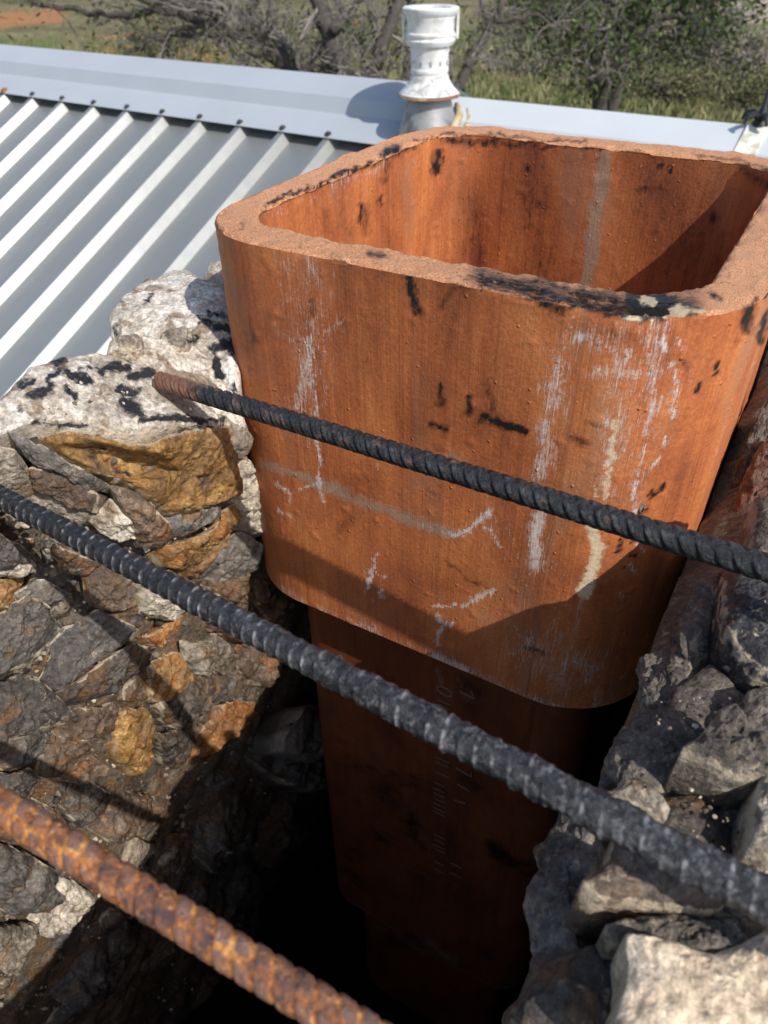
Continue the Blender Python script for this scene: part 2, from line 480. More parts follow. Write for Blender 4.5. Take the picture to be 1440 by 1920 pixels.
def rock(kind, px, surf, lift=0.006, thick=0.05, rough=1.0, facets=3, tilt=0.18, seed=None, nth=88, nr=28, name='stone', smoothness=0.0, edge=1.0):
    seed = rng.integers(1, 9999) if seed is None else seed
    r = np.random.default_rng(seed)
    px = np.asarray(px, float)
    P = SURF[surf](px)
    c0 = P.mean(0)
    if surf == 'RS': edge = 0.2; rough *= 0.75
    nrm = np.zeros(3)
    for a, b in zip(P, np.roll(P, -1, 0)): nrm += np.cross(a - c0, b - c0)
    nrm /= np.linalg.norm(nrm)
    if nrm @ (EYE - c0) < 0: nrm = -nrm
    ua = np.cross(EZ if abs(nrm[2]) < 0.8 else EY, nrm); ua /= np.linalg.norm(ua)
    va = np.cross(nrm, ua)
    Q = np.c_[(P - c0) @ ua, (P - c0) @ va]
    hoff = (P - c0) @ nrm
    area = 0.5 * np.sum(Q[:, 0] * np.roll(Q[:, 1], -1) - np.roll(Q[:, 0], -1) * Q[:, 1])
    if area < 0: Q = Q[::-1]; hoff = hoff[::-1]; area = -area
    R = math.sqrt(abs(area) / math.pi)
    # resample the outline and roughen it
    seg = np.roll(Q, -1, 0) - Q
    L = np.hypot(*seg.T); cum = np.r_[0, np.cumsum(L)]
    s = np.linspace(0, cum[-1], nth, endpoint=False)
    k = np.clip(np.searchsorted(cum, s, 'right') - 1, 0, len(Q) - 1)
    B = Q[k] + seg[k] * ((s - cum[k]) / L[k])[:, None]
    hb = hoff[k] + (np.roll(hoff, -1) - hoff)[k] * ((s - cum[k]) / L[k])
    B = 0.5 * B + 0.25 * (np.roll(B, 1, 0) + np.roll(B, -1, 0))
    cen = B.mean(0)
    dirv = B - cen
    ln = np.hypot(*dirv.T)
    B = cen + dirv * (1 + 0.07 * edge * fbm(np.c_[B * 1.0, np.full(nth, seed * 0.37)], 1.6 / R * 1.0, 4, 0.6, seed) +
                      0.02)[:, None]
    sr_ = np.linspace(0, 1, nr) ** 0.8
    UV = cen + (B - cen)[None] * sr_[:, None, None]
    e = (1 - sr_)[:, None] * ln[None]
    u, v = UV[..., 0].ravel(), UV[..., 1].ravel()
    e = e.ravel()
    p3 = np.c_[u, v, np.full(len(u), seed * 1.71)]
    h = r.uniform(-tilt, tilt) * (u - cen[0]) + r.uniform(-tilt, tilt) * (v - cen[1])
    for _ in range(facets):
        ph = r.uniform(0, 2 * math.pi)
        d = r.uniform(0.05, 0.80) * R
        sl_ = r.uniform(0.12, 0.62) * (1 - smoothness)
        h = np.minimum(h, sl_ * (d - ((u - cen[0]) * math.cos(ph) + (v - cen[1]) * math.sin(ph))))
    big = fbm(p3, 0.9 / R, 3, 0.5, seed)
    med = fbm(p3, 2.6 / R, 4, 0.58, seed + 11)
    # broken terraces
    q = fbm(p3 + 5, 1.7 / R, 4, 0.55, seed + 5) * 3.2
    ter = (np.floor(q) + sstep(0.72, 1.0, q - np.floor(q))) / 3.2
    fine = fbm(p3, 160, 4, 0.62, seed + 21)
    cr = 1 - np.abs(fbm(p3, 2.1 / R, 3, 0.55, seed + 31)) * 9
    crack = np.clip(cr, 0, 1) ** 1.5
    sm = 1 - smoothness
    rd = 0.0032 + 0.075 * R
    h = h + 0.08 * R * big + rough * sm * (0.07 * R * med + 0.10 * R * ter - 0.05 * R * crack) + rough * (0.0019 * (0.35 + 0.65 * sm)) * fine + rough * sm * 0.0013 * (1 - 2 * np.abs(fbm(p3, 70, 4, 0.6, seed + 41)))
    h = h - (0.075 * R + 0.0026) * np.exp(-(e / (rd * (0.6 + 1.6 * smoothness))) ** 1.2)
    h = h + lift + (sr_[:, None] * (hb - hb.mean())[None]).ravel() + hb.mean()
    top = c0 + u[:, None] * ua + v[:, None] * va + h[:, None] * nrm
    # sides and back
    rim = top.reshape(nr, nth, 3)[-1]
    dn_ = EZ * (0.9 * thick if surf == 'L' else 0.0)
    s1 = rim - nrm * thick * 0.35 - dn_ * 0.4 + ((cen - B) * 0.04)[:, :1] * ua + ((cen - B) * 0.04)[:, 1:] * va
    s2 = rim - nrm * thick - dn_ + ((cen - B) * 0.22)[:, :1] * ua + ((cen - B) * 0.22)[:, 1:] * va
    V = np.vstack([top, s1, s2, [c0 + cen[0] * ua + cen[1] * va - nrm * thick * 1.05 - dn_]])
    F = grid_faces(nr + 2, nth, False, True)[:, ::-1]
    F = F[:, [0, 1, 2, 3]]
    last = len(V) - 1
    b0 = (nr + 1) * nth
    F2 = np.array([[b0 + k2, last, last, b0 + (k2 + 1) % nth] for k2 in range(nth)])
    Fq = [tuple(f) for f in F.tolist()]
    Ft = [(b0 + k2, b0 + (k2 + 1) % nth, last) for k2 in range(nth)]
    if surf == 'L': V = crag(V)
    wear = np.exp(-(e / (0.05 * R + 0.0012)) ** 1.2) * 0.95 + np.clip(crack, 0, 1) * 0.25
    wear = np.r_[wear, np.full(nth, 0.6), np.zeros(nth), 0]
    soot = stroke_field(project(V), SOOT_STONE)
    soot[nr * nth:] = 0
    return obj(name, V, Fq + Ft, ROCK[kind], chim, True, {'wear': wear, 'soot': soot}, None)

STONES = [
 # kind, outline in photo pixels, surface, lift, extra
 ('lime', [(-70,775),(0,735),(60,688),(125,665),(190,656),(240,668),(290,692),(330,720),(378,752),(424,786),(420,806),(340,802),(262,814),(190,812),(120,794),(60,790),(0,806),(-70,822)], 'LT', .004, dict(facets=1, tilt=.05, rough=.55, thick=.06, nth=150, nr=48, seed=101)),
 ('lime', [(208,612),(225,585),(280,552),(330,533),(352,533),(385,548),(428,560),(446,640),(436,690),(390,668),(340,645),(300,640),(255,636),(222,642),(210,632)], 'LB', .012, dict(facets=1, tilt=.06, rough=.5, thick=.06, nth=130, nr=40, seed=102)),
 ('lime', [(212,645),(235,632),(290,640),(350,642),(400,660),(437,690),(456,740),(460,795),(430,788),(378,752),(330,720),(290,692),(240,668),(214,660)], 'LT', .004, dict(facets=1, tilt=.05, rough=.8, thick=.05, nth=130, nr=34, seed=103)),
 ('cream', [(380,512),(395,497),(415,488),(445,488),(455,560),(410,546),(386,536)], 'LB', .006, dict(facets=1, seed=104)),
 ('tan', [(296,640),(330,632),(356,640),(352,664),(330,672),(308,660)], 'LT', .012, dict(facets=2, seed=105)),
 ('tan', [(218,648),(250,640),(268,655),(262,672),(236,668),(220,664)], 'LT', .010, dict(facets=2, seed=106)),
 ('gold', [(60,803),(130,797),(200,812),(262,816),(340,804),(418,796),(424,850),(440,905),(395,925),(310,948),(262,915),(215,882),(160,872),(110,842)], 'L', .012, dict(facets=0, tilt=.05, rough=.75, nth=160, nr=50, seed=111)),
 ('tan', [(-45,818),(22,829),(56,878),(82,911),(52,932),(-45,905)], 'L', .008, dict(facets=2, seed=112)),
 ('brown', [(60,862),(97,861),(150,885),(184,915),(176,938),(142,932),(97,911),(67,896)], 'L', .010, dict(facets=1, rough=1.1, seed=113)),
 ('grey', [(10,815),(90,825),(180,885),(202,908),(184,918),(150,885),(97,859),(50,850)], 'L', .009, dict(seed=114)),
 ('tan', [(40,926),(90,911),(150,934),(185,949),(150,970),(105,958)], 'L', .006, dict(seed=115)),
 ('cream', [(160,968),(205,936),(240,956),(246,1003),(210,1008),(176,994)], 'L', .006, dict(seed=116, rough=1.4)),
 ('brown', [(202,911),(248,911),(300,956),(302,1005),(255,1024),(236,975)], 'L', .011, dict(seed=117)),
 ('grey', [(307,949),(424,919),(441,930),(375,977),(337,1000),(311,1014),(300,975)], 'L', .005, dict(seed=118)),
 ('ochre', [(285,1022),(337,1003),(442,945),(471,986),(420,1014),(381,1050),(379,1093),(337,1076),(290,1056)], 'L', .009, dict(seed=119)),
 ('cream', [(426,859),(469,861),(486,904),(482,977),(465,990),(446,984),(440,904)], 'L', .008, dict(seed=120, facets=2)),
 ('tan', [(422,786),(458,784),(471,825),(467,857),(431,857),(422,825)], 'L', .008, dict(seed=121)),
 ('smooth', [(380,1042),(450,996),(471,1012),(467,1052),(412,1084),(382,1092)], 'L', .008, dict(seed=122, smoothness=.6)),
 ('brown', [(384,1093),(450,1061),(482,1118),(474,1140),(412,1118)], 'L', .008, dict(seed=123)),
 ('grey', [(-40,965),(37,1020),(54,1044),(15,1060),(-40,1052)], 'L', .010, dict(seed=124)),
 ('cream', [(-40,1040),(52,1041),(69,1069),(34,1078),(-40,1068)], 'L', .005, dict(seed=125)),
 ('brown', [(92,1003),(131,1020),(190,1054),(150,1071),(110,1067),(95,1028)], 'L', .008, dict(seed=126)),
 ('brown', [(148,1072),(195,1054),(242,1080),(242,1119),(180,1131),(155,1112)], 'L', .009, dict(seed=127)),
 ('cream', [(246,1086),(285,1097),(332,1129),(312,1152),(252,1142)], 'L', .006, dict(seed=128, rough=1.5)),
 ('grey', [(20,1104),(75,1078),(126,1106),(92,1142),(28,1138)], 'L', .009, dict(seed=129)),
 ('grey', [(64,1272),(107,1168),(165,1128),(227,1156),(212,1181),(169,1211),(124,1248),(90,1284)], 'L', .014, dict(facets=1, rough=.4, tilt=.12, seed=131, nth=110, nr=34)),
 ('dark', [(92,1282),(124,1250),(180,1211),(225,1194),(272,1209),(283,1231),(255,1248),(210,1278),(150,1312),(96,1334),(84,1310)], 'L', .011, dict(facets=2, rough=.7, seed=132, nth=110, nr=34)),
 ('dark', [(-40,1280),(26,1263),(66,1276),(96,1318),(92,1334),(49,1361),(-40,1392)], 'L', .015, dict(facets=2, rough=.5, seed=133)),
 ('grey', [(-40,1160),(26,1109),(62,1122),(99,1171),(92,1194),(41,1244),(-40,1270)], 'L', .014, dict(facets=2, seed=134, nth=110, nr=34)),
 ('gold', [(229,1323),(261,1319),(268,1359),(264,1402),(225,1438),(200,1400),(208,1362)], 'L', .012, dict(facets=1, seed=135)),
 ('ochre', [(287,1242),(332,1222),(336,1257),(296,1293),(268,1301)], 'L', .010, dict(facets=1, seed=136)),
 ('orange', [(257,1186),(328,1143),(332,1169),(277,1207)], 'L', .009, dict(facets=1, seed=137)),
 ('tan', [(335,1194),(412,1188),(444,1227),(412,1259),(375,1267),(328,1231)], 'L', .010, dict(seed=138, rough=1.3)),
 ('grey', [(283,1312),(330,1265),(397,1261),(437,1269),(405,1312),(367,1342),(337,1364),(290,1342)], 'L', .012, dict(seed=139, facets=4)),
 ('orange', [(410,1312),(463,1308),(448,1362),(405,1398),(356,1434),(373,1377)], 'L', .012, dict(seed=140)),
 ('dark', [(275,1362),(337,1362),(377,1370),(362,1424),(337,1453),(303,1428)], 'L', .010, dict(seed=141)),
 ('brown', [(88,1342),(157,1325),(212,1310),(212,1357),(204,1389),(157,1372),(118,1387)], 'L', .009, dict(seed=142)),
 ('dark', [(-40,1387),(75,1347),(92,1377),(60,1413),(37,1424),(-40,1438)], 'L', .008, dict(seed=143)),
 ('brown', [(62,1451),(95,1385),(150,1377),(178,1419),(150,1451),(105,1460)], 'L', .010, dict(seed=144, facets=2)),
 ('smooth', [(468,1330),(504,1290),(559,1284),(586,1314),(577,1371),(532,1391),(484,1374),(457,1360)], 'L', .060, dict(seed=145, smoothness=.8, facets=1, thick=.11, tilt=.1)),
 ('grey', [(455,1378),(490,1375),(534,1391),(572,1378),(563,1437),(532,1454),(490,1437),(464,1419)], 'L', .045, dict(seed=146, thick=.09)),
 ('dark', [(112,1467),(156,1454),(183,1470),(180,1514),(156,1544),(131,1547),(115,1509)], 'L', .013, dict(seed=147)),
 ('dark', [(-30,1437),(36,1426),(58,1448),(44,1491),(17,1486),(-30,1472)], 'L', .010, dict(seed=148)),
 ('brown', [(176,1512),(222,1489),(278,1485),(305,1512),(280,1550),(244,1578),(211,1572),(170,1555)], 'L', .012, dict(seed=149)),
 ('tan', [(204,1594),(239,1557),(267,1576),(296,1587),(291,1616),(267,1646),(244,1628),(215,1614)], 'L', .010, dict(seed=150, facets=1, rough=.6)),
 ('grey', [(-30,1574),(33,1590),(74,1609),(96,1642),(80,1689),(56,1724),(22,1711),(-30,1689)], 'L', .012, dict(seed=151)),
 ('cream', [(95,1642),(144,1654),(180,1687),(156,1714),(117,1750),(69,1750),(59,1720),(81,1687)], 'L', .008, dict(seed=152, rough=1.5)),
 ('tan', [(-30,1724),(56,1729),(119,1753),(92,1797),(50,1841),(17,1825),(-30,1797)], 'L', .010, dict(seed=153)),
 ('grey', [(92,1798),(167,1714),(236,1726),(280,1767),(252,1839),(167,1880),(80,1868)], 'L', .014, dict(seed=154)),
 ('brown', [(292,1576),(347,1557),(358,1614),(319,1658),(276,1644)], 'L', .010, dict(seed=155)),
 ('grey', [(330,1480),(430,1460),(472,1520),(442,1600),(370,1622),(318,1560)], 'L', .016, dict(seed=156)),
 ('brown', [(438,1470),(562,1450),(594,1560),(542,1642),(458,1602)], 'L', .014, dict(seed=157)),
 ('grey', [(358,1632),(460,1610),(522,1690),(482,1782),(388,1762),(328,1690)], 'L', .016, dict(seed=158)),
 ('brown', [(518,1640),(602,1600),(642,1700),(602,1792),(528,1762)], 'L', .014, dict(seed=159)),
 ('brown', [(248,1840),(360,1780),(472,1800),(484,1902),(350,1934),(228,1922)], 'L', .016, dict(seed=160)),
 ('brown', [(-30,1484),(20,1490),(60,1500),(110,1520),(130,1560),(80,1600),(30,1588),(-30,1570)], 'L', .006, dict(seed=161)),
 ('brown', [(300,1060),(372,1096),(398,1118),(380,1150),(330,1130),(290,1095)], 'L', .006, dict(seed=162)),
 ('redstone', [(400,1130),(470,1150),(450,1200),(410,1190),(380,1165)], 'L', .005, dict(seed=163)),
 ('brown', [(440,1200),(500,1210),(540,1260),(500,1285),(455,1270)], 'L', .008, dict(seed=164)),
 ('brown', [(480,1060),(510,1080),(560,1130),(560,1180),(510,1170),(480,1130)], 'L', .004, dict(seed=165)),
 # right wall
 ('tar', [(1350,1087),(1407,1085),(1490,1100),(1490,1292),(1416,1269),(1383,1240),(1352,1202),(1346,1153)], 'RT', .013, dict(facets=1, seed=201, tilt=.08, rough=.8, nth=120, nr=40)),
 ('sooty', [(1334,1071),(1357,1066),(1352,1155),(1329,1212),(1294,1252),(1286,1210),(1315,1153),(1329,1106)], 'RS', .013, dict(seed=202)),
 ('sooty', [(1251,1219),(1265,1200),(1294,1189),(1305,1210),(1291,1302),(1272,1346),(1218,1341),(1195,1316),(1202,1252),(1227,1229)], 'RS', .006, dict(seed=203, rough=1.6, nth=120, nr=36)),
 ('sooty', [(1292,1248),(1355,1208),(1428,1276),(1490,1290),(1490,1398),(1374,1370),(1312,1351),(1272,1344)], 'RT', -.012, dict(seed=204, rough=.6, nth=110, nr=36, facets=1)),
 ('sooty', [(1306,1396),(1327,1361),(1355,1347),(1381,1370),(1432,1404),(1490,1430),(1490,1484),(1355,1474),(1294,1443),(1263,1429)], 'RT', .014, dict(seed=205, rough=1.8, nth=120, nr=36)),
 ('smooth', [(1190,1337),(1220,1342),(1206,1363),(1178,1396),(1138,1450),(1105,1469),(1120,1427),(1155,1394)], 'RS', .000, dict(seed=206, smoothness=.4)),
 ('sooty', [(1206,1350),(1270,1343),(1314,1396),(1265,1431),(1232,1478),(1166,1478),(1136,1448),(1176,1394)], 'RS', .008, dict(seed=207, rough=1.6, nth=110, nr=34)),
 ('tan', [(1167,1462),(1216,1460),(1254,1519),(1247,1541),(1173,1503),(1149,1487)], 'RT', .004, dict(seed=208)),
 ('dark', [(1220,1462),(1335,1462),(1420,1512),(1406,1579),(1368,1561),(1281,1536),(1256,1519)], 'RT', -.010, dict(seed=209)),
 ('cream', [(1425,1436),(1510,1430),(1510,1650),(1440,1624),(1398,1592),(1403,1520)], 'RT', .010, dict(seed=210, rough=1.6)),
 ('brown', [(1077,1680),(1122,1642),(1144,1575),(1173,1593),(1245,1644),(1350,1709),(1317,1724),(1245,1720),(1180,1709),(1108,1706)], 'RT', .012, dict(seed=211, facets=2, rough=.5, tilt=.25, nth=120, nr=36)),
 ('sooty', [(1113,1469),(1168,1476),(1131,1577),(1117,1642),(1074,1680),(1081,1707),(1092,1803),(1008,1809),(994,1714),(1008,1664),(1048,1548),(1062,1519)], 'RS', .006, dict(seed=212, rough=1.5, nth=130, nr=38)),
 ('sooty', [(1131,1743),(1209,1723),(1281,1727),(1391,1712),(1404,1765),(1370,1798),(1281,1809),(1231,1791),(1142,1774)], 'RT', .006, dict(seed=213, rough=2.0, nth=120, nr=34)),
 ('beige', [(1149,1783),(1231,1794),(1317,1818),(1400,1774),(1480,1716),(1540,1980),(1130,1980),(1158,1837)], 'RT', .014, dict(seed=214, facets=2, rough=.7, nth=130, nr=42)),
 ('dark', [(1091,1801),(1150,1783),(1160,1837),(1139,1960),(1000,1960),(1006,1808)], 'RS', .010, dict(seed=215)),
 ('brown', [(934,1895),(992,1819),(1009,1803),(1016,1970),(936,1970)], 'RS', .000, dict(seed=216)),
 ('dark', [(1001,1599),(1046,1575),(1052,1606),(1018,1646)], 'RS', .006, dict(seed=217)),
 ('redstone', [(1510,796),(1440,828),(1403,885),(1368,987),(1440,1014),(1510,1024)], 'RB', .012, dict(seed=218, facets=2, nth=100)),
 ('dark', [(1450,670),(1395,790),(1340,950),(1296,1070),(1340,1074),(1374,987),(1407,885),(1450,828)], 'RB', -.02, dict(seed=219)),
 ('sooty', [(1392,985),(1480,980),(1510,1092),(1388,1090)], 'RT', .024, dict(seed=223, facets=1, tilt=.05, rough=.8)),  # lump added to cast the straight shadow edge on the liner
 ('cream', [(1290,1064),(1340,1064),(1330,1110),(1310,1150),(1285,1165),(1278,1120)], 'RS', -.006, dict(seed=220)),
 ('sooty', [(1230,1560),(1290,1560),(1400,1610),(1440,1660),(1400,1712),(1350,1705),(1250,1640)], 'RT', .000, dict(seed=221, rough=1.5)),
 ('sooty', [(1400,1300),(1500,1300),(1500,1430),(1440,1405),(1390,1370)], 'RT', .006, dict(seed=222, rough=1.4)),
]
for kind, px, surf, lift, kw in STONES:
    rock(kind, px, surf, lift, **kw)

# smaller rubble between the big stones of the left wall: cells of a stretched tessellation set a little deeper
def cells(seeds, bounds, ang, stretch):
    c, s = math.cos(ang), math.sin(ang)
    T = np.array([[c / stretch, s / stretch], [-s, c]])
    Ti = np.linalg.inv(T)
    S = seeds @ T.T
    bx = np.array([(bounds[0], bounds[1]), (bounds[2], bounds[1]), (bounds[2], bounds[3]), (bounds[0], bounds[3])], float) @ T.T
    out = []
    for i, p in enumerate(S):
        poly = bx.copy()
        for j in np.argsort(((S - p) ** 2).sum(1))[1:16]:
            m, nv = (p + S[j]) / 2, S[j] - p
            d = (poly - m) @ nv
            new = []
            for a, b, da, db in zip(poly, np.roll(poly, -1, 0), d, np.roll(d, -1)):
                if da <= 0: new.append(a)
                if da * db < 0: new.append(a + (b - a) * da / (da - db))
            poly = np.array(new)
            if len(poly) < 3: break
        if len(poly) >= 3:
            cen = poly.mean(0)
            out.append((cen + (poly - cen) * 0.97) @ Ti.T)
    return out
seeds = []
for _ in range(4000):
    p = rng.uniform((-40, 850), (640, 1930))
    if all(np.hypot(*(p - q)) > 62 for q in seeds): seeds.append(p)
for poly in cells(np.array(seeds), (-70, 830, 670, 1960), math.radians(-38), 1.7):
    my = poly[:, 1].mean()
    if my < 925: continue
    kind = random.choice(['brown', 'grey', 'dark', 'brown', 'tan', 'ochre'] if my < 1450 else ['grey', 'dark', 'brown', 'grey', 'tan'])
    rock(kind, poly, 'L', random.uniform(-.012, -.002), 0.05, 1.0, 2, 0.3, None, 56, 16)

# the walls go on past the edges of the photograph
def spread(x0, y0, x1, y1, gap, surf, kinds, sd):
    r = np.random.default_rng(sd)
    pts = []
    for _ in range(1500):
        p = r.uniform((x0, y0), (x1, y1))
        if all(np.hypot(*(p - q)) > gap for q in pts): pts.append(p)
    for poly in cells(np.array(pts), (x0 - 20, y0 - 20, x1 + 20, y1 + 20), math.radians(-30), 1.4):
        rock(kinds[r.integers(len(kinds))], poly, surf, r.uniform(.002, .012), 0.05, 1.0, 2, 0.2, int(r.integers(1, 9999)), 56, 16)
spread(1530, 1080, 2500, 1960, 190, 'RT', ['sooty', 'tan', 'brown', 'beige', 'sooty'], 11)
spread(-330, 860, -70, 1900, 110, 'L', ['brown', 'grey', 'dark', 'ochre'], 12)

# mortar cores: solid wall bodies behind the stones
def mortar_core(name, prof, y0, y1, ny, amp, mat, seed, recess=0.0, coarse=0.0):
    """prof: closed loop of (X, Z); swept along Y, roughened, capped"""
    prof = np.asarray(prof, float)
    out = []
    for a, b in zip(prof, np.roll(prof, -1, 0)):
        k = max(1, int(np.hypot(*(b - a)) / 0.012))
        k = min(k, 60)
        out.append(a + (b - a) * np.linspace(0, 1, k, endpoint=False)[:, None])
    pr = np.vstack(out); n = len(pr)
    ys = np.linspace(y0, y1, ny)
    P = np.array([(x, y, z) for y in ys for x, z in pr])
    c = np.array([pr[:, 0].mean(), 0, pr[:, 1].mean()])
    d = P - c; d[:, 1] = 0
    d /= np.linalg.norm(d, axis=1)[:, None] + 1e-9
    P = P + d * (amp * fbm(P, 24, 5, 0.6, seed) + coarse * fbm(P, 11, 4, 0.55, seed + 9) - 0.4 * amp * (1 - np.abs(fbm(P, 30, 3, 0.5, seed + 6)) * 6).clip(0, 1))[:, None]
    P[:, 0] -= recess * sstep(-0.265, -0.335, P[:, 1]) * sstep(-0.30, -0.14, P[:, 2]) * sstep(-0.24, -0.17, P[:, 0])
    F = [tuple(f) for f in grid_faces(ny, n, False, True).tolist()]
    F += [tuple(range(n)), tuple((ny - 1) * n + k for k in range(n))[::-1]]
    V = f2w(P)
    if recess: V = crag(V)
    wear = np.clip(fbm(P, 60, 4, 0.6, seed + 3), 0, 1)
    soot = np.zeros(len(V))
    return obj(name, V, F, mat, chim, True, {'wear': wear, 'soot': soot}, 60)

zz = [-1.86, -0.9, -0.6, -0.4, -0.3, -0.2, -0.12]
lp = [(float(x_left(np.array(z))) - (0.0050 if z < -0.25 else 0.0050 + 0.21 * (z + 0.25)), z) for z in zz] + [(-0.20, -0.135), (-0.235, -0.16), (-0.26, -0.3), (-0.30, -0.6), (-0.42, -1.86)]
mortar_core('mortar_core', lp, -0.72, 0.40, 170, 0.0095, ROCK['crumb'], 301, 0.062)
rp = [(0.172, -1.86), (0.167, -0.5), (0.167, -0.150), (0.197, -0.121), (0.26, -0.119), (0.40, -0.136), (0.44, -0.2), (0.46, -1.86)]
mortar_core('mortar_core', rp, -0.72, 0.40, 170, 0.010, ROCK['sooty'], 302, 0.0, 0.008)
bp = [(-0.5, -1.86), (-0.5, -0.2), (-0.3, -0.16), (0.3, -0.16), (0.5, -0.2), (0.5, -1.86)]
mortar_core('mortar_core', bp, 0.24, 0.42, 8, 0.006, ROCK['sooty'], 303)
mortar_core('mortar_core', [(-0.46, -1.86), (-0.46, -0.8), (-0.3, -0.76), (0.3, -0.74), (0.47, -0.8), (0.47, -1.86)], -0.90, -0.66, 14, 0.008, ROCK['tan'], 304)  # unseen front wall, added to darken the cavity, its top set for skylight
sh = Mesh()
c8 = f2w([[0, -0.2, -1.21]])[0]
sh.box(c8, EX * 0.45, EY * 0.62, EZ * 0.05)
ts = NT('cavity_dark')
sh.build('cavity_dark_floor', ts.done(ts.ramp(ts.noise(ts.objco(), 40, 6, 0.7), [(0.3, (0.003, 0.003, 0.003)), (0.7, (0.012, 0.011, 0.011))]), 0.95, spec=0.05), chim)  # near-black floor added in place of the dark at the cavity bottom

# grit and mortar crumbs lying in the joints and on the ledges
def grit_mat():
    t = NT('mortar_grit')
    c = t.ramp(t.attr('tone'), [(0.0, (0.05, 0.042, 0.035)), (0.35, (0.15, 0.12, 0.09)), (0.7, (0.34, 0.28, 0.21)), (1.0, (0.62, 0.55, 0.45))])
    return t.done(c, 0.85, spec=0.2)
def rubble(px, surf, rs, lo, hi, lift):
    P = SURF[surf](px)
    if surf == 'L':
        P = crag(P - EX * 0.003)
    ico = np.array([(0, 0, 1), (0.89, 0, 0.45), (0.28, 0.85, 0.45), (-0.72, 0.53, 0.45), (-0.72, -0.53, 0.45), (0.28, -0.85, 0.45),
                    (0.72, 0.53, -0.45), (-0.28, 0.85, -0.45), (-0.89, 0, -0.45), (-0.28, -0.85, -0.45), (0.72, -0.53, -0.45), (0, 0, -1)])
    f = np.array([(0, 1, 2), (0, 2, 3), (0, 3, 4), (0, 4, 5), (0, 5, 1), (1, 6, 2), (2, 7, 3), (3, 8, 4), (4, 9, 5), (5, 10, 1), (6, 7, 2), (7, 8, 3), (8, 9, 4), (9, 10, 5), (10, 6, 1),
                  (11, 7, 6), (11, 8, 7), (11, 9, 8), (11, 10, 9), (11, 6, 10)])
    n = len(P)
    sz = lo + (hi - lo) * rs.random(n) ** 3
    V = P[:, None] + EZ * lift + ico[None] * sz[:, None, None] * rs.uniform(0.55, 1.25, (n, 12, 1)) * rs.uniform(0.6, 1.2, (n, 1, 3))
    F = (f[None] + 12 * np.arange(n)[:, None, None]).reshape(-1, 3)
    tone = np.repeat(np.clip(rs.normal(0.45, 0.27, n), 0, 1), 12)
    return obj('rubble', V.reshape(-1, 3), F, GRIT, chim, False, {'tone': tone})
GRIT = grit_mat()
rs = np.random.default_rng(88)
rubble(np.c_[rs.uniform(-30, 520, 1500), rs.uniform(830, 1900, 1500)], 'L', rs, 0.0008, 0.0042, 0.0)['kind'] = 'stuff'
rubble(np.c_[rs.uniform(1230, 1480, 160), rs.uniform(1300, 1800, 160)], 'RT', rs, 0.0005, 0.0015, -0.001)['kind'] = 'stuff'
rubble(np.c_[rs.uniform(90, 400, 160), rs.uniform(715, 790, 160)], 'LT', rs, 0.0006, 0.0022, 0.004)['kind'] = 'stuff'

# outer facing stones of the chimney below the break, down to the roof (seen only from the side)
stack = Mesh()
for a, b, cx, cy in ((0.012, 0.68, -0.44, -0.24), (0.012, 0.68, 0.475, -0.24), (0.47, 0.012, 0.01, 0.432), (0.47, 0.012, 0.01, -0.915)):
    stack.box(f2w([[cx, cy, -1.15]])[0], EX * a, EY * b, EZ * 0.71)
stack.build('outer_shell', ROCK['tan'], chim)

